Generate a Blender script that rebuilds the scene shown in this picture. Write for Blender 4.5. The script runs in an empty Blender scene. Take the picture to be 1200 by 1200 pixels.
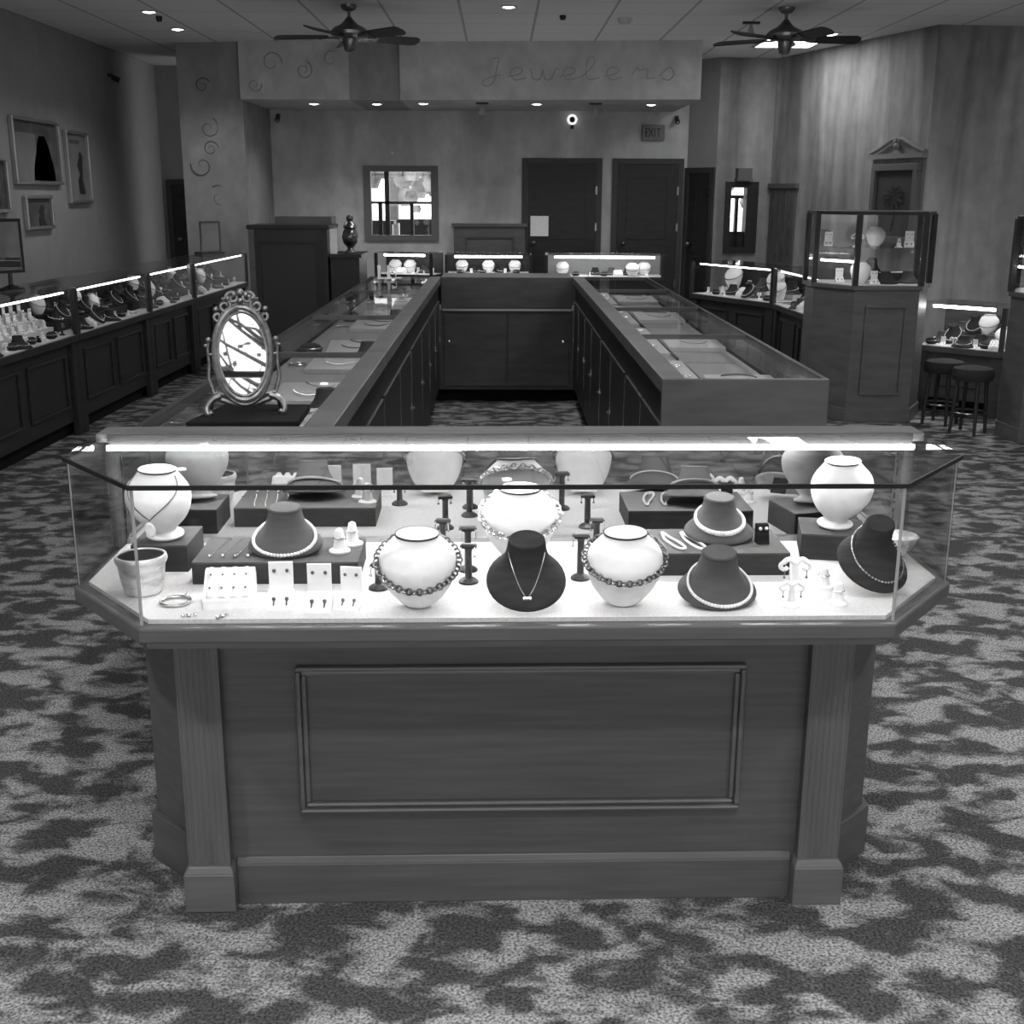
import bpy, math, random
from mathutils import Vector, Matrix
R = math.radians
rnd = random.Random(7)
C = bpy.context.scene.collection
sc = bpy.context.scene

# ------------------------------------------------------------------ materials
MATS = {}
def mat(name, v, rough=.6, metal=0.0, spec=.3, n=None, bump=0.0, emit=0.0):
    """grey procedural material; n = (scale xyz, amount) gives a noise mottle"""
    if name in MATS: return MATS[name]
    m = bpy.data.materials.new(name); m.use_nodes = True
    nt = m.node_tree; b = nt.nodes['Principled BSDF']
    b.inputs['Roughness'].default_value = rough
    b.inputs['Metallic'].default_value = metal
    b.inputs['Specular IOR Level'].default_value = spec
    tc = nt.nodes.new('ShaderNodeTexCoord'); mp = nt.nodes.new('ShaderNodeMapping')
    nz = nt.nodes.new('ShaderNodeTexNoise'); rp = nt.nodes.new('ShaderNodeMapRange')
    sca, amt = n if n else ((40, 40, 40), .06)
    mp.inputs['Scale'].default_value = sca
    nz.inputs['Scale'].default_value = 1.0; nz.inputs['Detail'].default_value = 5
    nt.links.new(tc.outputs['Object'], mp.inputs[0]); nt.links.new(mp.outputs[0], nz.inputs['Vector'])
    nt.links.new(nz.outputs['Fac'], rp.inputs['Value'])
    rp.inputs['From Min'].default_value = .3; rp.inputs['From Max'].default_value = .7
    rp.inputs['To Min'].default_value = v * (1 - amt); rp.inputs['To Max'].default_value = v * (1 + amt)
    nt.links.new(rp.outputs[0], b.inputs['Base Color'])
    if bump:
        bp = nt.nodes.new('ShaderNodeBump'); bp.inputs['Strength'].default_value = bump
        bp.inputs['Distance'].default_value = .002
        nt.links.new(nz.outputs['Fac'], bp.inputs['Height']); nt.links.new(bp.outputs[0], b.inputs['Normal'])
    if emit:
        b.inputs['Emission Color'].default_value = (1, 1, 1, 1)
        b.inputs['Emission Strength'].default_value = emit
    MATS[name] = m
    return m

def glass_mat(name, tint=.97, refl=1.0):
    m = bpy.data.materials.new(name); m.use_nodes = True
    nt = m.node_tree; nt.nodes.clear()
    out = nt.nodes.new('ShaderNodeOutputMaterial'); mx = nt.nodes.new('ShaderNodeMixShader')
    tr = nt.nodes.new('ShaderNodeBsdfTransparent'); gl = nt.nodes.new('ShaderNodeBsdfGlossy')
    ge = nt.nodes.new('ShaderNodeNewGeometry'); dt = nt.nodes.new('ShaderNodeVectorMath'); dt.operation = 'DOT_PRODUCT'
    nt.links.new(ge.outputs['Incoming'], dt.inputs[0]); nt.links.new(ge.outputs['Normal'], dt.inputs[1])
    def M(op, a, c=None):
        n = nt.nodes.new('ShaderNodeMath'); n.operation = op
        for i, q in enumerate((a, c)):
            if q is None: continue
            if isinstance(q, (int, float)): n.inputs[i].default_value = q
            else: nt.links.new(q, n.inputs[i])
        return n
    pw = M('POWER', M('SUBTRACT', 1.0, M('ABSOLUTE', dt.outputs['Value']).outputs[0]).outputs[0], 5.0)   # Schlick, the same from both sides
    ml = M('MULTIPLY', M('ADD', M('MULTIPLY', pw.outputs[0], .96).outputs[0], .04).outputs[0], refl)
    tr.inputs['Color'].default_value = (tint, tint, tint, 1)
    gl.inputs['Roughness'].default_value = .01
    nt.links.new(ml.outputs[0], mx.inputs[0])
    nt.links.new(tr.outputs[0], mx.inputs[1]); nt.links.new(gl.outputs[0], mx.inputs[2])
    nt.links.new(mx.outputs[0], out.inputs[0])
    MATS[name] = m
    return m

GLASS = glass_mat('clear_glass', .98, .6)
GLASSC = glass_mat('corner_glass', .86, .8)
GLASST = glass_mat('top_glass', .96, .3)
WOOD = mat('cherry_wood', .075, .38, 0, .35, ((3, 3, 22), .22), .05)
WOODH = mat('cherry_wood_level', .075, .38, 0, .35, ((3.5, 30, 60), .16), .05)
WOODL = mat('polished_cherry', .10, .3, 0, .45, ((3.5, 30, 60), .12))
WOODP = mat('pilaster_cherry', .095, .4, 0, .35, ((30, 30, 4), .12))
WOODD = mat('dark_wood', .028, .45, 0, .25, ((4, 4, 18), .2))
WOODM = mat('brown_wood', .105, .45, 0, .3, ((4, 4, 18), .2))
BLACK = mat('black_velvet', .012, .9, 0, .1)
CHAR = mat('charcoal_velvet', .03, .85, 0, .15)
BOXD = mat('charcoal_box', .03, .7, 0, .2)
BOXT = mat('riser_cloth', .075, .8, 0, .15)
GREYV = mat('grey_velvet', .07, .85, 0, .2)
WHITE = mat('white_leather', .9, .45, 0, .4)
CLOTH = mat('white_cloth', .58, .9, 0, .1, ((160, 160, 160), .12))
PADC = mat('pale_cloth', .28, .9, 0, .1, ((60, 60, 60), .08))
PADL = mat('pad_leather', .45, .6, 0, .3)
SILVER = mat('silver', .75, .2, 1.0)
STEEL = mat('dark_steel', .18, .3, 1.0)
OXID = mat('oxidised_silver', .16, .3, 1.0)
PEARL = mat('pearl', .85, .2, 0, .6)
GOLD = mat('pale_gold', .55, .25, 1.0)
PEWTER = mat('antique_pewter', .22, .42, .85, .4, ((60, 60, 60), .35), .3)
MIRROR = mat('mirror', .9, .015, 1.0, .5, ((1, 1, 1), .0))
MIRD = mat('case_mirror', .8, .02, 1.0, .5, ((1, 1, 1), .0))
LAMP = mat('fluorescent', .9, .5, 0, .2, None, 0, 9.0)
LAMPC = mat('case_fluorescent', .9, .5, 0, .2, None, 0, 54.0)
LAMPS = mat('fluorescent_small', .9, .5, 0, .2, None, 0, 5.0)
LAMPU = mat('fluorescent_dim', .9, .5, 0, .2, None, 0, 2.2)
DOWNL = mat('downlight_bulb', .9, .5, 0, .2, None, 0, 6.0)
TROFV = mat('troffer_diffuser_far', .9, .5, 0, .2, None, 0, 5.0)
FILLP = mat('fill_panel_diffuser', .9, .5, 0, .2, None, 0, 7.0)
PLAST = mat('white_plastic', .55, .4, 0, .4)
BLKP = mat('black_plastic', .015, .4, 0, .4)
PAPER = mat('white_paper', .88, .7, 0, .2)
CRYST = mat('crystal', .7, .08, .3, .9, ((50, 50, 50), .4), .6)
SOIL = mat('outdoor_paving', .6, .9, 0, .1, ((.6, .6, .6), .1))
LEAF = mat('foliage', .2, .8, 0, .2, ((1.5, 1.5, 1.5), .9))
FANM = mat('fan_metal', .2, .3, .9)
FANB = mat('fan_blade', .015, .4, 0, .4)
ARTL = mat('print_light', .2, .6, 0, .3, ((3, 3, 3), .2))
ARTD = mat('print_dark', .035, .6, 0, .3, ((6, 6, 6), .5))
ARTM = mat('print_grey', .09, .6, 0, .3, ((8, 8, 8), .4))
FRAMES = mat('silver_frame', .5, .3, .8)

def wall_mat(name, v, amt, sx, sz, amt2=.12):
    """faux-finish plaster: tall vertical streaks over a fine mottle"""
    m = bpy.data.materials.new(name); m.use_nodes = True
    nt = m.node_tree; b = nt.nodes['Principled BSDF']
    b.inputs['Roughness'].default_value = .75; b.inputs['Specular IOR Level'].default_value = .2
    tc = nt.nodes.new('ShaderNodeTexCoord')
    def nz(scale, detail, dist=0):
        mp = nt.nodes.new('ShaderNodeMapping'); mp.inputs['Scale'].default_value = scale
        n = nt.nodes.new('ShaderNodeTexNoise'); n.inputs['Scale'].default_value = 1; n.inputs['Detail'].default_value = detail
        n.inputs['Distortion'].default_value = dist
        nt.links.new(tc.outputs['Object'], mp.inputs[0]); nt.links.new(mp.outputs[0], n.inputs['Vector'])
        return n.outputs['Fac']
    def mr(src, lo, hi, a=.32, c=.68):
        r = nt.nodes.new('ShaderNodeMapRange')
        r.inputs['From Min'].default_value = a; r.inputs['From Max'].default_value = c
        r.inputs['To Min'].default_value = lo; r.inputs['To Max'].default_value = hi
        nt.links.new(src, r.inputs['Value']); return r.outputs[0]
    a = mr(nz((sx, sx, sz), 3, .6), v * (1 - amt), v * (1 + amt))
    c = mr(nz((7, 7, 5), 6), 1 - amt2, 1 + amt2)
    mu = nt.nodes.new('ShaderNodeMath'); mu.operation = 'MULTIPLY'
    nt.links.new(a, mu.inputs[0]); nt.links.new(c, mu.inputs[1]); nt.links.new(mu.outputs[0], b.inputs['Base Color'])
    MATS[name] = m
    return m
WALLL = wall_mat('left_wall_paint', .3, .06, .8, .4, .05)
WALLB = wall_mat('back_wall_faux', .45, .2, 1.6, .45)
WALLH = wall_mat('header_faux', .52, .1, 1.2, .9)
WALLR = wall_mat('right_wall_faux', .25, .4, 2.8, .32)
WALLF = mat('front_wall_paint', .3, .8)
SCROLL = mat('scroll_paint', .13, .8)
SCROLLF = mat('faded_scroll_paint', .38, .8)
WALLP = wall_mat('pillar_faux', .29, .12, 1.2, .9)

def ceil_mat():
    m = bpy.data.materials.new('ceiling_tiles'); m.use_nodes = True
    nt = m.node_tree; b = nt.nodes['Principled BSDF']
    b.inputs['Roughness'].default_value = .9; b.inputs['Specular IOR Level'].default_value = .1
    tc = nt.nodes.new('ShaderNodeTexCoord'); sp = nt.nodes.new('ShaderNodeSeparateXYZ')
    nt.links.new(tc.outputs['Object'], sp.inputs[0])
    def M(op, a, c=None):
        n = nt.nodes.new('ShaderNodeMath'); n.operation = op
        for i, q in enumerate((a, c)):
            if q is None: continue
            if isinstance(q, (int, float)): n.inputs[i].default_value = q
            else: nt.links.new(q, n.inputs[i])
        return n.outputs[0]
    def line(axis, off, w):
        f = M('FRACT', M('DIVIDE', M('ADD', sp.outputs[axis], off + 69), .69))
        return M('LESS_THAN', f, w)
    g = M('MAXIMUM', line(0, .37, .035), M('MULTIPLY', line(1, .1, .05), .35))
    nz = nt.nodes.new('ShaderNodeTexNoise'); nz.inputs['Scale'].default_value = 60
    nt.links.new(tc.outputs['Object'], nz.inputs['Vector'])
    base = M('ADD', M('MULTIPLY', nz.outputs['Fac'], .1), .76)
    nt.links.new(M('MULTIPLY', base, M('SUBTRACT', 1.0, M('MULTIPLY', g, .45))), b.inputs['Base Color'])
    return m
CEIL = ceil_mat()

def carpet_mat():
    m = bpy.data.materials.new('patterned_carpet'); m.use_nodes = True
    nt = m.node_tree; b = nt.nodes['Principled BSDF']
    b.inputs['Roughness'].default_value = 1; b.inputs['Specular IOR Level'].default_value = .05
    tc = nt.nodes.new('ShaderNodeTexCoord')
    def nz(scale, detail, dist, rot=0):
        mp = nt.nodes.new('ShaderNodeMapping'); mp.inputs['Scale'].default_value = scale
        mp.inputs['Rotation'].default_value = (0, 0, rot)
        n = nt.nodes.new('ShaderNodeTexNoise'); n.inputs['Scale'].default_value = 1
        n.inputs['Detail'].default_value = detail; n.inputs['Distortion'].default_value = dist
        n.inputs['Roughness'].default_value = .55
        nt.links.new(tc.outputs['Object'], mp.inputs[0]); nt.links.new(mp.outputs[0], n.inputs['Vector'])
        return n.outputs['Fac']
    def mr(src, a, c, lo, hi, smooth=True):
        r = nt.nodes.new('ShaderNodeMapRange')
        if smooth: r.interpolation_type = 'SMOOTHSTEP'
        r.inputs['From Min'].default_value = a; r.inputs['From Max'].default_value = c
        r.inputs['To Min'].default_value = lo; r.inputs['To Max'].default_value = hi
        nt.links.new(src, r.inputs['Value']); return r.outputs[0]
    def M(op, a, c):
        n = nt.nodes.new('ShaderNodeMath'); n.operation = op
        for i, q in enumerate((a, c)):
            if isinstance(q, (int, float)): n.inputs[i].default_value = q
            else: nt.links.new(q, n.inputs[i])
        return n.outputs[0]
    patch = mr(nz((6.6, 10, 9), 5, .35, .4), .44, .6, 0, 1)
    speck = nz((150, 150, 150), 2, 0)
    sp2 = mr(speck, .36, .64, .45, 1.45, False)
    pw = M('MULTIPLY', patch, mr(speck, .3, .5, .65, 1.0, False))
    col = M('MULTIPLY', M('ADD', .062, M('MULTIPLY', pw, .215)), sp2)
    nt.links.new(col, b.inputs['Base Color'])
    bp = nt.nodes.new('ShaderNodeBump'); bp.inputs['Strength'].default_value = .4; bp.inputs['Distance'].default_value = .004
    nt.links.new(speck, bp.inputs['Height']); nt.links.new(bp.outputs[0], b.inputs['Normal'])
    return m
CARPET = carpet_mat()

# ------------------------------------------------------------------ mesh builder
class MB:
    def __init__(s): s.v = []; s.f = []
    def add(s, vs, fs):
        o = len(s.v); s.v += [tuple(q) for q in vs]; s.f += [tuple(i + o for i in q) for q in fs]; return s
    def box(s, x0, x1, y0, y1, z0, z1, T=None):
        vs = [(x, y, z) for z in (z0, z1) for y in (y0, y1) for x in (x0, x1)]
        if T is not None: vs = [tuple(T @ Vector(q)) for q in vs]
        return s.add(vs, [(0, 2, 3, 1), (4, 5, 7, 6), (0, 1, 5, 4), (2, 6, 7, 3), (0, 4, 6, 2), (1, 3, 7, 5)])
    def prism(s, poly, z0, z1):
        n = len(poly)
        a = sum(poly[i][0] * poly[(i + 1) % n][1] - poly[(i + 1) % n][0] * poly[i][1] for i in range(n))
        if a < 0: poly = poly[::-1]
        vs = [(x, y, z0) for x, y in poly] + [(x, y, z1) for x, y in poly]
        fs = [tuple(range(n - 1, -1, -1)), tuple(range(n, 2 * n))]
        fs += [(i, (i + 1) % n, (i + 1) % n + n, i + n) for i in range(n)]
        return s.add(vs, fs)
    def slab(s, pts, t):
        """vertical plate along a plan segment: pts=((x,y),(x,y)), z0,z1 in t"""
        (x0, y0), (x1, y1) = pts; z0, z1, th = t
        d = Vector((x1 - x0, y1 - y0)).normalized(); nn = Vector((-d.y, d.x)) * th
        return s.prism([(x0, y0), (x1, y1), (x1 + nn.x, y1 + nn.y), (x0 + nn.x, y0 + nn.y)], z0, z1)
    def loft(s, rings, cap=True, close=True):
        n = len(rings[0]); vs = [p for r in rings for p in r]; fs = []
        for k in range(len(rings) - 1):
            for i in range(n if close else n - 1):
                j = (i + 1) % n
                fs.append((k * n + i, k * n + j, (k + 1) * n + j, (k + 1) * n + i))
        if cap:
            fs.append(tuple(range(n - 1, -1, -1))); q = (len(rings) - 1) * n
            fs.append(tuple(range(q, q + n)))
        return s.add(vs, fs)
    def lathe(s, prof, c=(0, 0, 0), n=24, sx=1, sy=1):
        rings = [[(c[0] + r * sx * math.cos(2 * math.pi * i / n), c[1] + r * sy * math.sin(2 * math.pi * i / n), c[2] + z) for i in range(n)] for r, z in prof]
        return s.loft(rings)
    def cyl(s, a, b, r, n=12, r2=None):
        a, b = Vector(a), Vector(b); d = (b - a).normalized()
        u = d.orthogonal().normalized(); w = d.cross(u)
        r2 = r if r2 is None else r2
        ring = lambda p, q: [tuple(p + (u * math.cos(2 * math.pi * i / n) + w * math.sin(2 * math.pi * i / n)) * q) for i in range(n)]
        return s.loft([ring(a, r), ring(b, r2)])
    def tube(s, path, r, n=8, closed=False):
        P = [Vector(q) for q in path]; N = len(P); rings = []
        prev = None
        for i, p in enumerate(P):
            if closed: d = P[(i + 1) % N] - P[i - 1]
            else: d = P[min(i + 1, N - 1)] - P[max(i - 1, 0)]
            d = d.normalized() if d.length > 1e-9 else Vector((0, 0, 1))
            u = d.orthogonal().normalized() if prev is None else (prev - d * prev.dot(d)).normalized()
            prev = u; w = d.cross(u)
            rr = r(i / max(1, N - 1)) if callable(r) else r
            rings.append([tuple(p + (u * math.cos(2 * math.pi * k / n) + w * math.sin(2 * math.pi * k / n)) * rr) for k in range(n)])
        if closed: rings.append(rings[0]); return s.loft(rings, cap=False)
        return s.loft(rings)
    def ball(s, c, r, n=10, m=6, sz=1.0):
        rings = []
        for k in range(1, m):
            a = math.pi * k / m
            rings.append([(c[0] + r * math.sin(a) * math.cos(2 * math.pi * i / n), c[1] + r * math.sin(a) * math.sin(2 * math.pi * i / n), c[2] - r * sz * math.cos(a)) for i in range(n)])
        return s.loft(rings)
    def mesh(s, name, smooth=False, ang=40):
        me = bpy.data.meshes.new(name); me.from_pydata(s.v, [], s.f); me.update()
        if smooth:
            me.shade_smooth()
            try: me.set_sharp_from_angle(angle=R(ang))
            except Exception: pass
        return me

def link(o, parent=None):
    C.objects.link(o)
    if parent: o.parent = parent
    return o
def tag(o, label=None, cat=None, group=None, kind=None):
    if label: o['label'] = label
    if cat: o['category'] = cat
    if group: o['group'] = group
    if kind: o['kind'] = kind
    return o
def obj(name, mb, m, parent=None, smooth=False, bevel=0, ang=40, label=None):
    me = mb.mesh(name, smooth, ang) if isinstance(mb, MB) else mb
    if not me.materials: me.materials.append(m)
    o = link(bpy.data.objects.new(name, me), parent)
    if bevel:
        b = o.modifiers.new('bevel', 'BEVEL'); b.width = bevel; b.segments = 2; b.limit_method = 'ANGLE'
    if label: o['label'] = label
    return o
def empty(name, label, cat, loc=(0, 0, 0), rot=(0, 0, 0), group=None, s=1):
    o = link(bpy.data.objects.new(name, None)); o.empty_display_size = .05
    o.location = loc; o.rotation_euler = rot; o.scale = (s, s, s)
    return tag(o, label, cat, group)
def struct(name, mb, m, parent=None, **k):
    o = obj(name, mb, m, parent, **k)
    if parent is None: o['kind'] = 'structure'
    return o
def sroot(name, loc=(0, 0, 0), rz=0):
    o = link(bpy.data.objects.new(name, None)); o.location = loc; o.rotation_euler = (0, 0, rz); o['kind'] = 'structure'
    return o

# kit: shared meshes; a kit is a list of (part name, mesh, material, index of parent part or None)
KITS = {}
def kit(key, fn):
    if key not in KITS:
        out = []
        for p in fn():
            nm, mb, m = p[0], p[1], p[2]; par = p[3] if len(p) > 3 else None
            me = mb.mesh(nm, True, 35); me.materials.append(m); out.append((nm, me, par))
        KITS[key] = out
    return KITS[key]
def place(k, name, label, cat, loc, rot=(0, 0, 0), s=1, group=None):
    if len(k) == 1:
        o = link(bpy.data.objects.new(name, k[0][1]))
        o.location = loc; o.rotation_euler = rot; o.scale = (s, s, s)
        return tag(o, label, cat, group)
    r = empty(name, label, cat, loc, rot, group, s)
    made = []
    for nm, me, par in k:
        o = link(bpy.data.objects.new(nm, me), r if par is None else made[par]); made.append(o)
    return r

ORD = 'first second third fourth fifth sixth seventh eighth ninth tenth eleventh twelfth thirteenth fourteenth fifteenth sixteenth seventeenth eighteenth nineteenth twentieth'.split()

# ------------------------------------------------------------------ camera
f, pi_, ya, ro = 1385.4, .2626, .0111, .0044
c_, s_ = math.cos(ya), math.sin(ya); cp, sp = math.cos(pi_), math.sin(pi_)
fwd = Vector((s_ * cp, c_ * cp, -sp)); up0 = Vector((s_ * sp, c_ * sp, cp)); rt0 = Vector((c_, -s_, 0))
rt = rt0 * math.cos(ro) + up0 * math.sin(ro); up = up0 * math.cos(ro) - rt0 * math.sin(ro)
cam = bpy.data.cameras.new('camera'); co = bpy.data.objects.new('camera', cam); C.objects.link(co)
co.matrix_world = Matrix((( rt.x, up.x, -fwd.x, 0), (rt.y, up.y, -fwd.y, 0), (rt.z, up.z, -fwd.z, 1.6), (0, 0, 0, 1)))
cam.sensor_width = 36; cam.lens = f / 1200 * 36; cam.clip_end = 200; cam.clip_start = .05
sc.camera = co

# ------------------------------------------------------------------ the setting
CH = 3.2
XL, XR, YF = -4.5, 6.6, -4.0
o = struct('floor', MB().box(XL - .2, XR + .2, YF, 16.6, -.1, 0), CARPET)
struct('ceiling', MB().box(XL - .2, XR + .2, YF, 16.6, CH, CH + .1), CEIL)

def wall(name, p0, p1, z0, z1, m, holes=(), th=.15):
    """upright wall along a plan segment, thickness behind it (to the left of p0->p1), with rectangular holes (s0,s1,z0,z1)"""
    p0, p1 = Vector(p0), Vector(p1); L = (p1 - p0).length; d = (p1 - p0) / L
    P = lambda s_: (p0.x + d.x * s_, p0.y + d.y * s_)
    mb = MB(); s_ = 0
    for (a, b, h0, h1) in sorted(holes):
        mb.slab((P(s_), P(a)), (z0, z1, th))
        if h0 > z0: mb.slab((P(a), P(b)), (z0, h0, th))
        if h1 < z1: mb.slab((P(a), P(b)), (h1, z1, th))
        s_ = b
    mb.slab((P(s_), P(L)), (z0, z1, th))
    return struct(name, mb, m)
YB = 15.5; YH = 13.7; ZS = 2.6
wall('wall_left', (XL, YF), (XL, 16.4), 0, CH, WALLL)
wall('wall_left_end', (XL, 16.4), (-2.86, 16.4), 0, CH, WALLL)
wall('wall_back', (-3.0, YB), (2.36, YB), 0, CH, WALLB, holes=[(-1.67 + 3.0, -.83 + 3.0, 1.08, 1.88)])
wall('wall_back_return', (2.36, YB), (2.66, 15.1), 0, CH, WALLL)
A0, A1 = Vector((2.66, 15.1)), Vector((3.36, 15.2))
wall('wall_right_alcove', A0, A1, 0, CH, WALLR, holes=[(.18, .5, .96, 1.70)])
B1 = Vector((4.24, 12.2))
wall('wall_right_angled', A1, B1, 0, CH, WALLR)
wall('wall_right_facing', B1, (XR, 12.45), 0, CH, WALLR)
wall('wall_right', (XR, 12.45), (XR, YF), 0, CH, WALLR)
# pillar at the left of the alcove, and the dropped header with a set-back bay
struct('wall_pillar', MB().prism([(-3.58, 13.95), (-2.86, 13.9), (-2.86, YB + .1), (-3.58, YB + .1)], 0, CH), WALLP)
struct('wall_header', MB().box(-2.86, -1.66, YH + .1, YB, ZS, CH).prism([(-1.1, YH + .08), (2.17, YH - .2), (2.17, YB), (-1.1, YB)], ZS, CH), WALLH)
struct('wall_header_bay', MB().box(-1.66, -1.1, YH + .16, YB, ZS, CH), wall_mat('header_bay_shaded', .32, .1, 1.2, .9))  # recess shade put into a darker copy of the header finish
# storefront behind the camera: sill, glazing bars and head, open to the day
mb = MB().box(XL, XR, YF - .1, YF, 0, .35).box(XL, XR, YF - .1, YF, 2.95, CH)
struct('wall_front', mb, WALLF)
k = 0
for x in [XL + .04 + i * 1.23 for i in range(10)]:
    k += 1
    struct('trim_%d' % k, MB().box(x - .035, x + .035, YF - .09, YF - .01, .35, 2.95), BLKP)
struct('trim_20', MB().box(XL, XR, YF - .08, YF - .02, 2.1, 2.16), BLKP)

# scrollwork painted on the pillar and the header
def spiral(cx, cz, r0, turns, dirn, y, n=28, ph=0):
    return [(cx + dirn * r0 * (1 - .8 * t / n) * math.cos(ph + turns * 2 * math.pi * t / n), y, cz + r0 * (1 - .8 * t / n) * math.sin(ph + turns * 2 * math.pi * t / n)) for t in range(n + 1)]
mb = MB()
for cx, cz, r, tn, dr, ph in [(-3.3, 2.75, .09, 1.3, 1, .5), (-3.26, 2.3, .12, 1.2, -1, 2), (-3.25, 2.08, .09, 1.5, 1, 0), (-3.36, 1.9, .13, 1.1, 1, 3), (-3.18, 1.55, .14, 1.2, -1, 1), (-3.05, 1.25, .07, 1.3, 1, 4)]:
    mb.tube(spiral(cx, cz, r, tn, dr, 13.925, ph=ph), lambda t: .005 * (1 - t) + .002, 5)
struct('trim_21', mb, SCROLL)
mb = MB()
for cx, cz, r, tn, dr, ph in [(-2.5, 2.98, .12, 1.2, 1, 0), (-2.15, 2.9, .1, 1.4, -1, 2), (-1.85, 3.02, .09, 1.1, 1, 1), (-2.7, 2.75, .08, 1.3, -1, 3)]:
    mb.tube(spiral(cx, cz, r, tn, dr, YH + .096, ph=ph), lambda t: .006 * (1 - t) + .003, 5)
struct('trim_22', mb, SCROLLF)
# faded hand-painted script across the header, reading Jewelers
def hy(x): return YH + .08 - (x + 1.1) * .28 / 3.27 - .003
strokes = {
 'J': [[(.28, .95), (.45, 1), (.4, .6), (.32, 0), (.15, -.22), (0, -.05), (.2, .15), (.5, .28)]],
 'e': [[(0, .2), (.3, .3), (.38, .5), (.2, .58), (.08, .35), (.2, .05), (.5, .15)]],
 'w': [[(0, .55), (.08, .1), (.25, .1), (.32, .5), (.38, .1), (.55, .1), (.65, .55), (.75, .48)]],
 'l': [[(0, .15), (.3, .6), (.36, .95), (.22, 1.0), (.15, .6), (.2, .08), (.5, .15)]],
 'r': [[(0, .2), (.15, .58), (.2, .45), (.42, .5), (.4, .12), (.6, .15)]],
 's': [[(0, .2), (.25, .58), (.38, .3), (.25, .03), (.05, .12)]]}
def smooth_path(p, k=6):
    out = []
    for i in range(len(p) - 1):
        a = p[max(i - 1, 0)]; b = p[i]; c2 = p[i + 1]; d = p[min(i + 2, len(p) - 1)]
        for j in range(k):
            t = j / k
            out.append(tuple(.5 * (2 * b[q] + (c2[q] - a[q]) * t + (2 * a[q] - 5 * b[q] + 4 * c2[q] - d[q]) * t * t + (3 * b[q] - a[q] - 3 * c2[q] + d[q]) * t ** 3) for q in range(len(b))))
    out.append(tuple(p[-1])); return out
mb = MB()
x = -.2
for ch, w in zip('Jewelers', (.28, .25, .32, .22, .25, .3, .3, .25)):
    for st in strokes[ch]:
        pts = smooth_path(st)
        mb.tube([(x + u * .42, hy(x + u * .42), 2.79 + q * .24) for u, q in pts], .006, 5)
    x += w
struct('trim_23', mb, SCROLLF)

# windows: bars, dark frames
def window(name, p0, p1, z0, z1, bars, rails, fm, wide=(.04, .04)):
    p0, p1 = Vector(p0), Vector(p1); L = (p1 - p0).length; a = math.atan2((p1 - p0).y, (p1 - p0).x)
    w = sroot(name, (p0.x, p0.y, 0), a)
    fr = MB()
    fr.box(-.05, wide[0], -.03, .1, z0 - .06, z1 + .06); fr.box(L - wide[1], L + .05, -.03, .1, z0 - .06, z1 + .06)
    fr.box(wide[0], L - wide[1], -.03, .1, z0 - .06, z0 + .01); fr.box(wide[0], L - wide[1], -.03, .1, z1 - .01, z1 + .06)
    obj('frame', fr, fm, w)
    for (b, q, u0, u1) in bars: obj('glazing_bar', MB().box(b - q / 2, b + q / 2, .03, .08, u0, u1), BLKP, w)
    for (zz, q, u0, u1) in rails: obj('glazing_rail', MB().box(u0, u1, .03, .08, zz - q / 2, zz + q / 2), BLKP, w)
    obj('pane', MB().box(.01, L - .01, .05, .056, z0, z1), GLASS, w)
    return w
window('window_1', (-1.67, YB), (-.83, YB), 1.08, 1.88, [(.24, .06, 1.08, 1.88), (.15, .05, 1.08, 1.5), (.55, .045, 1.08, 1.48)], [(1.49, .03, 0, .84)], mat('window_trim', .15, .6))
d = (A1 - A0).normalized()
q0, q1 = A0 + d * .18, A0 + d * .5
window('window_2', q0, q1, .96, 1.70, [(.12, .04, .96, 1.6)], [(1.58, .04, 0, .2), (1.06, .2, 0, .3)], WOODD, (.02, .1))

# outside: paving, trees, hedge behind the back windows
struct('ground_outdoors', MB().box(-60, 60, 16.7, 90, -.12, -.02).box(-60, 60, -60, YF - .12, -.12, -.02), SOIL)
def blob(seed, r, h):
    q = random.Random(seed); m = MB()
    for i in range(70):
        a = q.uniform(0, 6.28); rr = r * math.sqrt(q.random())
        m.ball((rr * math.cos(a), rr * math.sin(a), h * q.uniform(.22, .95)), r * q.uniform(.08, .2), 6, 4)
    return m
for i, (x, y, r, h) in enumerate([(-6.6, 40, 2.2, 6), (-3.9, 45, 2.3, 5.5), (-1.5, 40, 2.0, 5), (7.4, 42, 1.6, 6), (11.6, 46, 2.0, 5)]):
    t = empty('tree', '%s leafy tree seen through the %s' % (('far left', 'middle', 'right-hand', 'left', 'right')[i], 'wide back window' if i < 3 else 'narrow right window'), 'tree', (x, y, 0), group='trees outside')
    obj('trunk', MB().cyl((0, 0, -.05), (0, 0, h * .6), .18, 8), WOODM, t, True); obj('crown', blob(i, r, h), LEAF, t, True)
for i, (x, w, h) in enumerate([(-1.62, .42, 1.18), (-1.05, .5, 1.2)]):
    o = obj('planter_wall', MB().box(-w / 2, w / 2, -.15, .15, -.02, h).box(-w / 2 - .03, w / 2 + .03, -.18, .18, h, h + .05), BLKP, None)
    o.location = (x - .12, 17.4, 0); tag(o, ('left' if i == 0 else 'right') + '-hand dark low wall outside the back window', 'wall')

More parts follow.
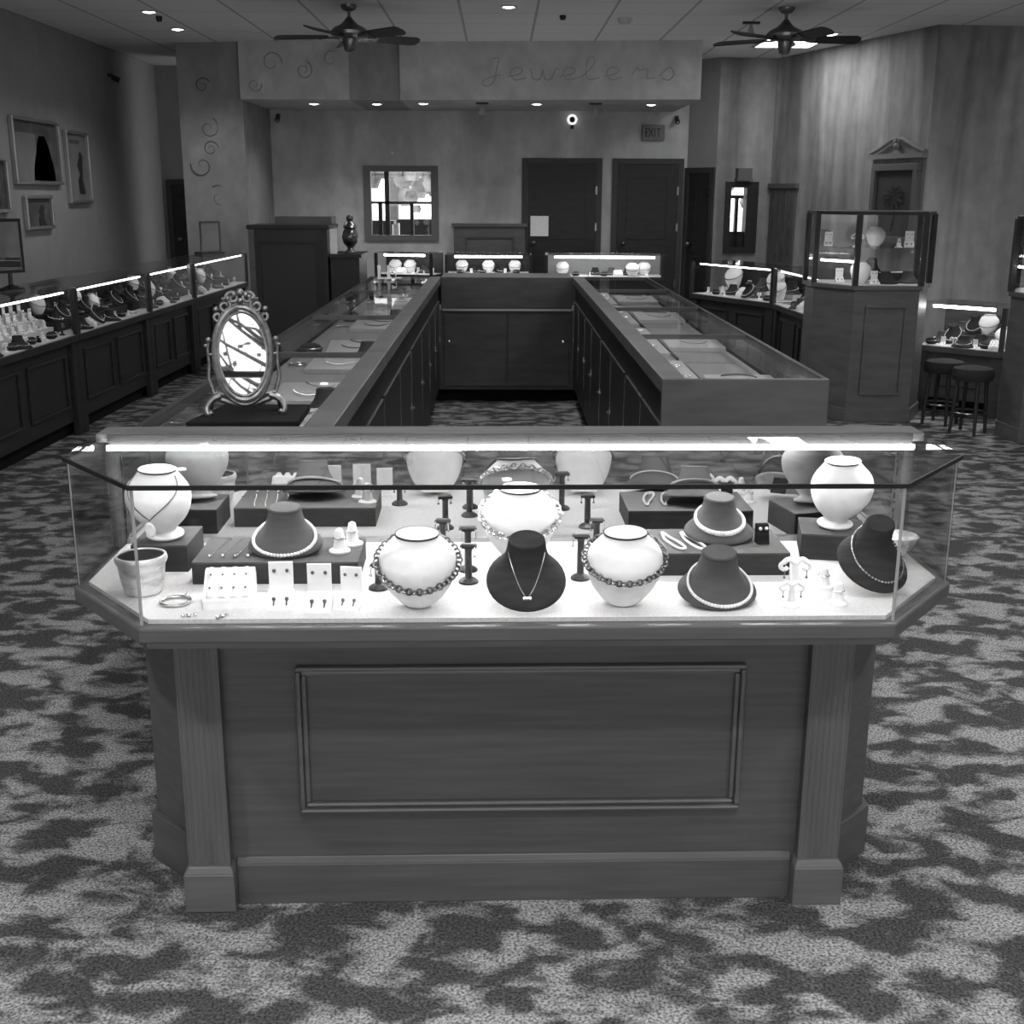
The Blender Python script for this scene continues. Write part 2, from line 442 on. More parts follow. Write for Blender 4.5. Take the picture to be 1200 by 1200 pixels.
tb = MB(); q = random.Random(3)  # tree added to put dark shapes into the oval mirror's reflection
tb.tube([(3.0, -11, -.03), (2.9, -11, 1.5), (2.75, -11, 3), (2.7, -11, 4.6)], lambda t: .13 - .07 * t, 8)
for i in range(34):
    z = q.uniform(1.6, 4.2); x0 = 3.0 - .07 * z; sg = q.choice((-1, 1)); l = q.uniform(.5, 1.5); y = -11 + q.uniform(-.3, .3)
    tb.tube([(x0, -11, z), (x0 + sg * l * .5, y, z + l * .3), (x0 + sg * l, y + .2, z + l * q.uniform(.3, 1))], lambda t: .045 - .035 * t, 5)
    if i % 2: tb.tube([(x0 + sg * l * .5, y, z + l * .3), (x0 + sg * l * .6, y, z + l * .8), (x0 + sg * l * .5, y, z + l * 1.1)], lambda t: .025 - .018 * t, 5)
for i in range(160):
    z = q.uniform(2.2, 4.6); tb.ball((2.75 + q.gauss(0, .6), -11 + q.gauss(0, .3), z), q.uniform(.015, .06), 6, 4, q.uniform(.4, 1.6))
to = obj('reflection_tree', tb, WOODD, None, True); tag(to, 'bare tree added outside the shop front to darken the oval mirror', 'tree')
# doors
def door(name, x0, x1, z1, y, ang=0, hinge=1):
    d_ = sroot(name, (x0, y, 0), ang); w = x1 - x0
    fr = MB().box(-.07, 0, -.03, .0, 0, z1 + .07).box(w, w + .07, -.03, .0, 0, z1 + .07).box(0, w, -.03, 0, z1, z1 + .07)
    obj('frame', fr, mat('door_frame', .045, .5), d_, bevel=.004)
    lf = MB().box(0.005, w - .005, -.02, -.001, .01, z1)
    obj('leaf', lf, WOODD, d_)
    pn = MB()
    for a, b, u, v in [(.12, w - .12, .15, .85), (.12, w - .12, 1.05, z1 - .15)]:
        for q in ((a, b, u, u + .02), (a, b, v - .02, v), (a, a + .02, u + .02, v - .02), (b - .02, b, u + .02, v - .02)): pn.box(q[0], q[1], -.03, -.02, q[2], q[3])
    obj('moulding', pn, WOODD, d_)
    hx = w - .08 if hinge < 0 else .08
    obj('handle', MB().cyl((hx, -.02, 1.0), (hx, -.07, 1.0), .018, 10).ball((hx, -.085, 1.0), .03), STEEL, d_, True)
    for hz in (.5, 1.2, 1.65):
        hh = (0.0 if hinge < 0 else w)
        obj('hinge', MB().box(hh - .012, hh + .012, -.045, -.03, hz - .05, hz + .05), STEEL, d_)
    return d_
door('door_1', .35, 1.22, 1.97, YB)
door('door_2', 1.49, 2.25, 1.97, YB)
dv = Vector((.30, -.40)); 
door('door_3', 0, .36, 1.86, 0).location = (2.36 + .06 * .6, YB - .06 * .8, 0)
bpy.data.objects['door_3'].rotation_euler = (0, 0, math.atan2(-.4, .3))
door('door_4', -4.38, -3.8, 1.7, 16.4)
o = obj('notice', MB().box(-.115, .115, -.006, 0, 0, .25), PAPER); o.location = (.505, YB - .031, 1.085)
tag(o, 'white paper notice taped low on the left dark door', 'notice')
# mouldings
def run(name, pts, z0, z1, th, m):
    mb = MB()
    for a, b in zip(pts, pts[1:]): mb.slab((b, a), (z0, z1, th))
    return struct(name, mb, m)
run('baseboard_left', [(XL, YF), (XL, 16.4)], 0, .1, .015, WOODD)
run('baseboard_right', [A1, B1, (XR, 12.45)], 0, .1, .015, WOODD)
run('baseboard_back', [(-2.86, YB), (.28, YB)], 0, .1, .015, WOODD)

# ------------------------------------------------------------------ front display case
CX, CY, CW = .0433, 2.2191, .0183
cc, ss = math.cos(CW), math.sin(CW)
def W(lx, ly, z): return (CX + lx * cc - ly * ss, CY + lx * ss + ly * cc, z)
HT, HD = 1.0566, .7679
wf, ws, chm, dep = .757, .969, .2625, .587
case = empty('display_case', 'large lit glass display case with chamfered corners on a panelled wooden base', 'display case', (CX, CY, 0), (0, 0, CW))
def hexa(o=0, back=0):
    k = o * .41
    return [(-wf - k, -o), (wf + k, -o), (ws + o, chm - k), (ws + o, dep + back), (-ws - o, dep + back), (-ws - o, chm - k)]
# wooden rim under the glass, deck cloth
obj('rim', MB().prism(hexa(.0), HD - .034, HD - .002), WOODH, case, bevel=.004)
obj('rim_moulding', MB().prism(hexa(-.02, -.02), HD - .052, HD - .034), WOODM, case)
obj('deck', MB().prism(hexa(-.03, -.012), HD - .002, .775), CLOTH, case)
# base
bo = .105
px_o, px_i, py = .755, .648, .195
bwf, bws, bch = .68, .875, .36
base = [(-bwf, .235), (bwf, .235), (bws, .43), (bws, dep), (-bws, dep), (-bws, .43)]
obj('base_cabinet', MB().prism(base, 0, HD - .052), WOODH, case)
def frame_box(mb, x0, x1, z0, z1, w, y0, y1):
    mb.box(x0, x1, y0, y1, z0, z0 + w); mb.box(x0, x1, y0, y1, z1 - w, z1)
    mb.box(x0, x0 + w, y0, y1, z0 + w, z1 - w); mb.box(x1 - w, x1, y0, y1, z0 + w, z1 - w)
    return mb
mo = MB(); frame_box(mo, -.49, .512, .235, .592, .011, .214, .236); frame_box(mo, -.479, .501, .246, .581, .012, .222, .236)
obj('panel_moulding', mo, WOODL, case, bevel=.005)
sk = MB().box(-px_i + .004, px_i - .004, .2215, .236, 0, .103)
sk.loft([[(-px_i + .004, .2215, .103), (px_i - .004, .2215, .103), (px_i - .004, .236, .103), (-px_i + .004, .236, .103)], [(-px_i + .004, .231, .118), (px_i - .004, .231, .118), (px_i - .004, .236, .118), (-px_i + .004, .236, .118)]])
obj('skirting', sk, WOODH, case, bevel=.003)
for s in (-1, 1):
    pl = MB(); x0, x1 = sorted((s * px_i, s * px_o))
    n = 7; wfl = (x1 - x0 - .016) / n; ring = [(x0 + .006, .25), (x0 + .006, .206)]
    for i in range(n):
        a = x0 + .008 + i * wfl
        ring += [(a + .001, .205), (a + wfl * .3, .2068), (a + wfl * .7, .2068), (a + wfl - .001, .205)]
    ring += [(x1 - .006, .206), (x1 - .006, .25)]
    pl.prism(ring, .1, HD - .05)
    p = obj('pilaster', pl, WOODP, case)
    pb = MB().box(x0 - .004, x1 + .004, .188, .25, 0, .098)
    pb.loft([[(x0 - .004, .188, .098), (x1 + .004, .188, .098), (x1 + .004, .25, .098), (x0 - .004, .25, .098)], [(x0 + .006, .2, .112), (x1 - .006, .2, .112), (x1 - .006, .25, .112), (x0 + .006, .25, .112)]])
    obj('plinth', pb, WOODL, p, bevel=.003)
    # skirting on the chamfered flank
    q = MB()
    a, b = (s * (bwf + .02), .245), (s * (bws + .014), .43 - .012); c2 = (s * (bws + .014), dep)
    seq = [a, b, c2]
    inn = [(s * bwf, .25), (s * bws, .43), (s * bws, dep)]
    q.prism(seq + inn[::-1], 0, .13)
    obj('side_skirting', q, WOOD, case, bevel=.003)
# glass
gt = .006
H2 = hexa(-.008)
for i, nm in ((0, 'front_glass'), (1, 'corner_glass'), (5, 'corner_glass'), (2, 'end_glass'), (4, 'end_glass')):
    a, b = Vector(H2[i]), Vector(H2[(i + 1) % 6])
    if i in (2,): b.y = dep - .035
    if i in (4,): a.y = dep - .035
    obj(nm, MB().slab((a, b), (.769, HT - .008, gt)), GLASS if nm == 'front_glass' else GLASSC, case)
obj('top_glass', MB().prism(hexa(0, -.09), HT - .008, HT), GLASST, case)
et = MB()
HH = hexa(.0, -.09)
for i in (0, 1, 5): et.slab((HH[i], HH[(i + 1) % 6]), (HT - .0085, HT + .0008, .004))
obj('edge_trim', et, BLKP, case)
# back: top rail, posts, mirrored sliding doors
obj('back_rail', MB().box(-ws, ws, dep - .095, dep, HT - .016, HT + .004), mat('rail_wood', .09, .75, 0, .15, ((4, 30, 30), .2)), case, bevel=.003)
for s in (-1, 1): obj('corner_post', MB().box(s * (ws - .012) - .013, s * (ws - .012) + .013, dep - .036, dep - .006, .77, HT - .03), WOODM, case)
for s in (-1, 1):
    x0, x1 = sorted((s * -.02, s * (ws - .03)))
    obj('mirrored_door', MB().box(x0, x1, dep - .012 + (.003 if s > 0 else 0), dep - .009 + (.003 if s > 0 else 0), .785, HT - .03), MIRD, case)
obj('door_track', MB().box(-ws + .03, ws - .03, dep - .02, dep - .002, .772, .786), FRAMES, case)
obj('lamp_tube', MB().cyl((-ws + .03, dep - .110, HT - .026), (ws - .03, dep - .110, HT - .026), .0058, 10), LAMPC, case, True)
EDGE = mat('glass_edge', .3, .25, 0, .5)
for i in (0, 1, 2, 5):
    x, y = hexa(-.011)[i]
    e_ = .0026 if i < 2 else .0014
    obj('glass_edge', MB().box(x - e_, x + e_, y - e_, y + e_, .77, HT - .009), EDGE, case)
obj('lamp_holder', MB().box(-ws + .03, ws - .03, dep - .1005, dep - .0955, HT - .034, HT + .0035), BLACK, case)

# ------------------------------------------------------------------ jewellery kit
def prof_at(P, z):
    for a, b in zip(P, P[1:]):
        if a[0] <= z <= b[0]:
            t = (z - a[0]) / max(1e-9, b[0] - a[0]); return [a[i] + (b[i] - a[i]) * t for i in range(4)]
    return list(P[-1]) if z > P[-1][0] else list(P[0])
def refine(P, k=4):
    out = smooth_path([tuple(p) for p in P], k)
    z = -1; r = []
    for p in out:
        if p[0] > z + 1e-5: r.append((p[0], max(.002, p[1]), max(.002, p[2]), p[3])); z = p[0]
    return r
# (z, half width, half depth, y offset)
P_BUST = refine([(0, .035, .032, 0), (.004, .04, .036, 0), (.012, .047, .04, 0), (.03, .06, .046, -.003), (.055, .0715, .05, -.006), (.085, .079, .051, -.004), (.104, .0785, .047, 0), (.121, .0715, .041, .004), (.135, .058, .034, .008), (.145, .047, .03, .0105), (.151, .044, .0285, .0115), (.154, .0435, .028, .0115)])
P_FOOT = refine([(0, .042, .036, .002), (.005, .043, .037, .002), (.009, .033, .029, .002), (.016, .028, .025, .002), (.026, .036, .031, 0), (.045, .055, .043, -.003), (.07, .0715, .05, -.006), (.096, .0785, .051, -.004), (.114, .077, .046, 0), (.129, .069, .04, .004), (.142, .056, .034, .008), (.151, .047, .03, .0105), (.156, .044, .0285, .0115), (.159, .0435, .028, .0115)])
P_FLARE = refine([(0, .082, .066, -.012), (.004, .085, .069, -.012), (.012, .08, .064, -.01), (.028, .06, .047, -.002), (.046, .047, .037, .006), (.065, .04, .032, .01), (.082, .037, .029, .012), (.086, .034, .026, .012)])
P_SHIELD = refine([(0, .076, .07, 0), (.004, .082, .076, 0), (.012, .08, .074, .002), (.026, .066, .058, .012), (.042, .05, .04, .026), (.06, .042, .03, .036), (.085, .038, .026, .043), (.09, .036, .023, .044)])
def bust_mb(P, n=32):
    return MB().loft([[(w * math.sin(2 * math.pi * i / n), yo - dd * math.cos(2 * math.pi * i / n), z) for i in range(n)] for z, w, dd, yo in P])
def neck_line(P, z, r=.0022):
    _, w, dd, yo = prof_at(P, z)
    return MB().tube([((w + .0006) * math.sin(a), yo - (dd + .0006) * math.cos(a), z) for a in [2 * math.pi * i / 32 for i in range(32)]], r, 6, True)
def on(P, z, th, off=.002):
    _, w, dd, yo = prof_at(P, z)
    return ((w + off) * math.sin(th), yo - (dd + off) * math.cos(th), z + off * .3)
def strand(P, zf, r, n, beads=True, a0=0, a1=2 * math.pi, big=None):
    """necklace lying on a bust: zf(th) gives the height"""
    mb = MB(); closed = a1 - a0 > 6
    N = n if closed else n + 1
    pts = [on(P, zf(a0 + (a1 - a0) * i / n), a0 + (a1 - a0) * i / n, r) for i in range(N)]
    if beads:
        for i, p in enumerate(pts): mb.ball(p, r * (big(i / n) if big else 1), 8, 5)
        mb.tube(pts, r * .3, 4, closed)
    else: mb.tube(pts, r, 6, closed)
    return mb
def links(P, zf, r, n):
    mb = MB()
    for i in range(n):
        th = 2 * math.pi * i / n; t2 = 2 * math.pi * (i + 1) / n
        a, b = Vector(on(P, zf(th), th, r)), Vector(on(P, zf(t2), t2, r)); m_ = (a + b) / 2; d_ = (b - a) / 2 * 1.25
        up_ = Vector((0, 0, 1)) if i % 2 else Vector((math.sin(m_.x * 9), -1, .3)).normalized()
        s2 = d_.cross(up_).normalized() * r * 1.25
        mb.tube([m_ + d_ * math.cos(u) + s2 * math.sin(u) for u in [2 * math.pi * j / 10 for j in range(10)]], r * .42, 5, True)
    return mb

def k_white(): return [('body', bust_mb(P_BUST), WHITE), ('neck_trim', neck_line(P_BUST, .152), BLKP)]
def k_whitefoot(): return [('body', bust_mb(P_FOOT), WHITE), ('neck_trim', neck_line(P_FOOT, .157), BLKP)]
def k_grey(): return [('body', bust_mb(P_FLARE), GREYV), ('neck_seam', neck_line(P_FLARE, .0815, .001), BOXD)]
def k_char(): return [('body', bust_mb(P_FLARE), CHAR), ('neck_seam', neck_line(P_FLARE, .0815, .001), BLACK)]
def k_shield(): return [('body', bust_mb(P_SHIELD), CHAR), ('back_board', MB().loft([[((.078 * math.sin(a)) * k, .001 - .072 * math.cos(a) * k, z) for a in [6.283 * i / 28 for i in range(28)]] for k, z in ((.97, -.003), (1, -.001), (1, .0005))]), PADL), ('easel_leg', MB().loft([[(-.02, .03, .02), (.02, .03, .02), (.02, .034, .02), (-.02, .034, .02)], [(-.02, .05, -.052), (.02, .05, -.052), (.02, .054, -.052), (-.02, .054, -.052)]]), BLACK)]
def k_tstand(h=.085, w=.036):
    def fn():
        m = MB().lathe([(.022, 0), (.022, .004), (.016, .009), (.008, .013), (.0075, h - .012), (.01, h - .006)], n=18)
        b = MB().loft([[(-w / 2, -.007, h - .006), (w / 2, -.007, h - .006), (w / 2, .007, h - .006), (-w / 2, .007, h - .006)], [(-w / 2, -.009, h), (w / 2, -.009, h), (w / 2, .009, h), (-w / 2, .009, h)], [(-w / 2 + .004, -.006, h + .004), (w / 2 - .004, -.006, h + .004), (w / 2 - .004, .006, h + .004), (-w / 2 + .004, .006, h + .004)]])
        e = MB()
        for sx in (-1, 1):
            e.ball((sx * (w / 2 - .003), -.011, h - .003), .0032, 8, 5); e.tube([(sx * (w / 2 - .003), -.011, h - .003), (sx * (w / 2 - .002), -.012, h - .02)], .0014, 5); e.ball((sx * (w / 2 - .002), -.012, h - .022), .0035, 8, 5)
        return [('pedestal', m, BLKP), ('crossbar', b, BLKP), ('earrings', e, SILVER, 1)]
    return fn
def k_card():
    m = MB()
    m.box(-.017, .017, .012, .016, .0, .062); m.loft([[(-.019, -.02, 0), (.019, -.02, 0), (.019, .012, 0), (-.019, .012, 0)], [(-.019, -.02, .004), (.019, -.02, .004), (.019, .012, .022), (-.019, .012, .022)]])
    e = MB()
    for sx in (-1, 1):
        e.ball((sx * .009, -.008, .014), .003, 8, 5); e.cyl((sx * .009, -.009, .012), (sx * .009, -.016, .007), .0012, 5)
        e.ball((sx * .009, .0105, .05), .0028, 8, 5)
    return [('stand', m, WHITE), ('earrings', e, STEEL)]
def k_cone():
    return [('cone', MB().lathe([(.019, 0), (.019, .003), (.012, .007), (.0105, .014), (.0085, .03), (.0065, .04), (.002, .043)], n=18), WHITE), ('ring', MB().tube([(.0105 * math.cos(a), .0105 * math.sin(a), .026) for a in [2 * math.pi * i / 20 for i in range(20)]], .0014, 6, True).ball((0, -.0125, .027), .003), SILVER)]
def k_curl():
    m = MB().lathe([(.021, 0), (.021, .003), (.012, .008), (.0075, .012), (.0065, .05), (.008, .056)], n=18)
    for s in (-1, 1):
        m.tube([(s * (.003 + .02 * t), 0, .054 + .007 * math.sin(t * 3.1)) for t in [i / 6 for i in range(7)]], .0055, 8)
        m.tube([(s * (.022 + .007 * math.sin(a)), 0, .0475 + .007 * math.cos(a)) for a in [i * .55 for i in range(9)]], .0045, 8)
    e = MB()
    for s in (-1, 1): e.tube([(s * .022, -.006, .04), (s * .022, -.006, .028)], .001, 5); e.ball((s * .022, -.006, .026), .0028, 8, 5)
    return [('stand', m, WHITE), ('earrings', e, STEEL)]
def k_slope():
    pr = [(-.045, 0), (.045, 0), (.045, .05), (.03, .066), (.012, .066), (-.045, .018)]
    m = MB().loft([[(x, y, z) for y, z in pr] for x in (-.05, .05)])
    sl = MB(); rg = MB()
    for i in range(4):
        x = -.036 + i * .024
        sl.cyl((x, -.04, .022), (x, .014, .068), .0085, 10)
    for i in range(4):
        x = -.036 + i * .024
        for t in (.25, .7): rg.ball((x, -.04 + .054 * t - .006, .031 + .046 * t), .0024, 7, 5)
    return [('block', m, WHITE), ('finger_rolls', sl, WHITE), ('rings', rg, STEEL)]
def k_box(w, d_, h, top=None):
    def fn():
        return [('body', MB().box(-w / 2, w / 2, -d_ / 2, d_ / 2, 0, h - .004), BOXD), ('top_cloth', MB().box(-w / 2, w / 2, -d_ / 2, d_ / 2, h - .004, h), top or BOXT)]
    return fn
def k_bangle():
    return [('band', MB().tube([(.03 * math.cos(a), .03 * math.sin(a), .004) for a in [2 * math.pi * i / 28 for i in range(28)]], .0035, 8, True), SILVER)]
def flat_chain(pts, r, beads):
    P3 = smooth_path([(x, y, r) for x, y in pts], 8); mb = MB()
    if beads:
        for p in P3: mb.ball(p, r, 7, 5)
        mb.tube(P3, r * .4, 4)
    else: mb.tube(P3, r, 6)
    return mb

DZ = .775
def item(k, name, label, cat, lx, ly, rz=0, rx=0, z=DZ, s=1, group=None):
    return place(k, name, label, cat, W(lx, ly, z), (R(rx), 0, CW + R(rz)), s, group)
white_bust = kit('white', k_white); foot_bust = kit('whitefoot', k_whitefoot); grey_bust = kit('grey', k_grey); char_bust = kit('char', k_char); shield = kit('shield', k_shield)

# risers
BX1, BX3 = .075, .06
item(kit('box1', k_box(.125, .16, .062)), 'riser_box', 'charcoal riser box under the white bust at the case left', 'riser', -.80, .42, 0)
item(kit('box2', k_box(.36, .19, .05)), 'riser_box', 'long charcoal riser box with four chains, left half of the case', 'riser', -.527, .345, 0)
item(kit('box3', k_box(.318, .20, .052)), 'riser_box', 'long charcoal riser box carrying two pearl strands, right half of the case', 'riser', .455, .395, 0)
item(kit('box4', k_box(.15, .15, .062)), 'riser_box', 'charcoal riser box under the white bust at the case right', 'riser', .76, .475, -12)
# white busts
def worn(bust, name, label, cat, lx, ly, rz, rx, z, mb, m, nname='necklace', extra=None, s=1, nlabel='', key=None):
    item(bust, name, label, cat, lx, ly, rz, rx, z, s)
    ps = [('strand', mb, m)] + (extra or [])
    item(kit(key, lambda: ps), nname, nlabel, 'necklace', lx, ly, rz, rx, z, s)
hang = lambda th, zb, zf_: zb + (zf_ - zb) * (.5 + .5 * math.cos(th)) ** 1.0
chainA = lambda th: hang(th, .137, .056)
worn(white_bust, 'necklace_bust', 'white bust in front row, left of the black shield bust', 'bust', -.208, .115, 0, 14, DZ + .009, links(P_BUST, chainA, .0052, 46), OXID, key='chA', nlabel='dark link necklace on the front-row white bust left of centre')
worn(white_bust, 'necklace_bust', 'white bust in front row, right of the black shield bust', 'bust', .216, .118, 0, 14, DZ + .009, links(P_BUST, lambda th: hang(th, .137, .072), .0048, 48), OXID, key='chB', nlabel='dark link necklace on the front-row white bust right of centre')
worn(white_bust, 'necklace_bust', 'white bust standing at the rear middle of the case', 'bust', .012, .44, 0, 12, DZ + .009, links(P_BUST, lambda th: hang(th, .134, .066), .0052, 40), SILVER, key='chC', nlabel='chunky silver necklace on the rear middle white bust', s=1.08)
vz = lambda t: .1385 - .085 * t
def vpath(P, zt, zb, amax, n=10):
    return [on(P, zt + (zb - zt) * (1 - abs(k) / n) ** .9, amax * k / n, .0015) for k in range(-n, n + 1)]
def vnecklace(P, zt, zb, amax, r): return MB().tube(vpath(P, zt, zb, amax), r, 6)
pen = MB(); pc = on(P_FOOT, .056, 0, .004); pen.loft([[(pc[0] + w * math.cos(a), pc[1] - .002 + t, pc[2] - .018 + 1.35 * w * math.sin(a)) for a in [2 * math.pi * i / 12 for i in range(12)]] for w, t in ((.011, .003), (.014, 0), (.011, -.003))])
worn(foot_bust, 'necklace_bust', 'white bust on the box at the left end of the case', 'bust', -.80, .40, -14, 9, DZ + .069, vnecklace(P_FOOT, .149, .06, 1.25, .0013), OXID, key='chD', nlabel='thin chain with oval pendant on the left-end white bust', extra=[('pendant', pen, PAPER)])
item(foot_bust, 'necklace_bust', 'white bust on the box at the right end of the case', 'bust', .765, .47, 14, 9, DZ + .069)
# charcoal shield busts
vch = vnecklace(P_SHIELD, .07, .022, 1.1, .0011); pc = Vector(on(P_SHIELD, .022, 0, .002))
pd = MB()
for dx in (-.006, 0, .006): pd.ball((pc.x + dx, pc.y - .002, pc.z + .003), .0042, 8, 5)
pd.box(pc.x - .008, pc.x + .008, pc.y - .004, pc.y - .001, pc.z - .004, pc.z)
worn(shield, 'necklace_bust', 'black shield-shaped bust at the front middle of the case', 'bust', .014, .10, 0, 38, DZ + .052, vch, SILVER, key='chE', nlabel='fine chain with small stone pendant on the black middle bust', extra=[('pendant', pd, SILVER)])
worn(shield, 'necklace_bust', 'black shield-shaped bust behind the right front corner glass', 'bust', .765, .20, 26, 36, DZ + .052, strand(P_SHIELD, lambda th: hang(th, .05, .02), .0028, 60, True), SILVER, key='chF', nlabel='silver rope necklace on the black bust at right corner', s=1.02)
# grey flared busts
worn(grey_bust, 'necklace_bust', 'grey flared bust on the left riser box', 'bust', -.515, .345, 0, 13, DZ + .067, strand(P_FLARE, lambda th: hang(th, .04, .010), .0042, 70), PEARL, key='chG', nlabel='white pearl necklace on grey bust, left riser box', s=.98)
worn(grey_bust, 'necklace_bust', 'grey flared bust on the right riser box', 'bust', .474, .425, 4, 13, DZ + .069, strand(P_FLARE, lambda th: hang(th, .05, .022), .0044, 58, big=lambda t: 1 + .5 * math.cos(t * 6.283)), PEARL, key='chH', nlabel='graduated pearl necklace on grey bust, right riser box', s=.96)
worn(grey_bust, 'necklace_bust', 'grey flared bust on the deck before the right riser box', 'bust', .414, .135, 10, 20, DZ + .026, strand(P_FLARE, lambda th: hang(th, .04, .011), .0031, 76, big=lambda t: 1 + .35 * math.cos(t * 6.283)), PEARL, key='chI', nlabel='pearl necklace on the front-row grey bust', s=1.0)
# earring and ring stands
item(kit('slope', k_slope), 'ring_display', 'white sloped ring display with four finger rolls', 'ring display', -.602, .135, 4)
for i, (lx, ly, w) in enumerate([(-.492, .105, 'left'), (-.412, .09, 'middle'), (-.35, .10, 'right')]):
    item(kit('card', k_card), 'earring_stand', 'white L-shaped earring stand, %s of three before the left riser box' % w, 'earring stand', lx, ly, (3, 0, -8)[i], 0, DZ, 1.45 if i < 2 else 1.3)
for i, (lx, ly, w) in enumerate([(-.395, .33, 'front'), (-.372, .385, 'rear')]):
    item(kit('cone', k_cone), 'ring_cone', 'small white ring cone at right end of left riser, %s one' % w, 'ring cone', lx, ly, 0, 0, DZ + .05, 1.25)
item(kit('curl', k_curl), 'earring_tree', 'taller white curled earring tree near the right end', 'earring stand', .60, .20, 0, 0, DZ, 1.1)
item(kit('curl', k_curl), 'earring_tree', 'shorter white curled earring tree near the right end, in front', 'earring stand', .565, .09, 0, 0, DZ, .85)
item(kit('cone', k_cone), 'ring_cone', 'white ring cone behind the pair near the right black bust', 'ring cone', .668, .21, 0, 0, DZ, 1.05)
item(kit('cone', k_cone), 'ring_cone', 'white ring cone in front beside the right black bust', 'ring cone', .668, .105, 0, 0, DZ, 1.1)
ts = kit('tstand', k_tstand()); tl = kit('tstandtall', k_tstand(.1, .04)); tsm = kit('tstandshort', k_tstand(.055, .034))
for k_, lx, ly, l in [(tsm, -.30, .215, 'short black earring stand behind the left white front bust'), (ts, -.106, .255, 'front black earring stand of the pair left of centre'), (tl, -.108, .34, 'rear black earring stand of the pair left of centre'), (ts, -.168, .46, 'black earring stand farthest back left of centre'), (ts, .195, .46, 'black earring stand farthest back right of centre'), (tl, .142, .277, 'black earring stand beside the right white front bust')]:
    item(k_, 'earring_stand', l, 'earring stand', lx, ly, rnd.uniform(-12, 12))
def k_block(): return [('block', MB().loft([[(-.014, -.012, 0), (.014, -.012, 0), (.014, .012, 0), (-.014, .012, 0)], [(-.014, .0, .045), (.014, .0, .045), (.014, .012, .045), (-.014, .012, .045)]]), BLACK), ('earrings', MB().ball((-.007, -.006, .036), .0042).ball((.007, -.006, .036), .0042), PEARL)]
item(kit('block', k_block), 'earring_block', 'black earring block with two pearl studs on right riser', 'earring stand', .568, .375, 6, 0, DZ + .052)
# chains and strands lying on the risers
for i in range(4):
    x0 = -.655 + i * .028
    pts = [(0, .08), (-.008, .04), (-.014, -.02), (-.02, -.06)]
    item(kit('chain%d' % (i % 2), lambda i=i: [('chain', flat_chain(pts, .0014, False), SILVER), ('pendant', MB().ball((-.02, -.066, .004), .0042 + .001 * (i % 2)), SILVER)]), 'chain', 'fine silver chain with pendant on left riser, %s from left' % ORD[i], 'necklace', x0, .35, 0, 0, DZ + .05)
loopp = [(-.004, .075), (-.012, .02), (-.006, -.04), (.004, -.058), (.014, -.05), (.013, -.01), (.003, .04), (0, .075)]
for i, x0 in enumerate((.362, .408)):
    item(kit('loop', lambda: [('strand', flat_chain(loopp, .0036, True), PEARL)]), 'pearl_strand', 'looped white pearl strand on right riser, %s one' % ('left', 'right')[i], 'necklace', x0, .375, 8, 0, DZ + .052)
# bits lying on the deck
def k_bucket():
    m = MB().lathe([(.03, 0), (.034, .004), (.04, .03), (.043, .056), (.046, .06), (.048, .066), (.046, .073), (.0425, .074), (.041, .066), (.038, .03), (.03, .012)], n=30)
    return [('bowl', m, mat('pale_silver', .85, .35, .5, .4, ((30, 30, 60), .4), .2)), ('lining', MB().lathe([(.002, .068), (.0412, .068), (.0418, .071), (.001, .0715)], n=30), BLACK)]
item(kit('bucket', k_bucket), 'metal_bowl', 'pale metal bowl with dark inside at the left corner', 'bowl', -.80, .20, 0, 0, DZ, 1.15)
def k_crystal():
    return [('dish', MB().lathe([(.02, 0), (.022, .004), (.014, .012), (.03, .03), (.042, .05), (.046, .062), (.042, .064), (.028, .04), (.004, .022)], n=14), CRYST)]
item(kit('crystal', k_crystal), 'crystal_dish', 'faceted crystal dish at the right end of the case', 'dish', .895, .40, 0, 0, DZ, 1.0)
item(kit('bangle', k_bangle), 'bangle', 'round silver bangle lying beside the metal bowl', 'bangle', -.715, .13, 0, 0, DZ, 1.0)
for i, (lx, ly) in enumerate([(-.668, .045), (-.60, .04), (-.70, .17)]):
    item(kit('brooch', lambda: [('brooch', MB().ball((0, 0, .004), .006, 8, 5, .6).ball((.012, .003, .003), .004).ball((-.011, -.002, .003), .0045), SILVER)]), 'brooch', 'small silver brooch on the deck %s' % ('at the left front edge', 'before the white ring display', 'next to the silver bangle')[i], 'brooch', lx, ly, 40 * i)

# ------------------------------------------------------------------ vanity mirror on the left counter
pad = obj('leather_pad', MB().prism([(-.845, 3.14), (-.545, 3.15), (-.553, 3.42), (-.80, 3.42)], .984, 1.006), BLACK, bevel=.004)
tag(pad, 'black leather pad under the ornate oval mirror', 'pad')
vm = empty('vanity_mirror', 'ornate pewter oval table mirror on scrolled feet, standing on black pad', 'mirror', (-.708, 3.27, 1.006), (0, 0, R(12)))
ew, eh, ez = .074, .127, .165
ell = lambda k, y=0, kz=None: [(ew * k * math.sin(a), y, ez + eh * (kz or k) * math.cos(a)) for a in [2 * math.pi * i / 48 for i in range(48)]]
tilt = R(8)
def tz(p): 
    z = p[2] - ez; return (p[0], p[1] * math.cos(tilt) + z * math.sin(tilt), ez - p[1] * math.sin(tilt) + z * math.cos(tilt))
mb = MB().tube([tz(p) for p in ell(1.0)], .0085, 8, True); mb.tube([tz(p) for p in ell(.9, -.004)], .0045, 6, True); mb.tube([tz(p) for p in ell(1.09, .002)], .0045, 6, True)
fro = obj('frame', mb, PEWTER, vm, True)
mb = MB()
def scroll(x, z, r, s, turns=1.2, ph=0, w=.005): mb.tube([tz((x + s * r * (1 - .75 * t / 20) * math.cos(ph + turns * 6.283 * t / 20), 0, z + r * (1 - .75 * t / 20) * math.sin(ph + turns * 6.283 * t / 20))) for t in range(21)], w, 6)
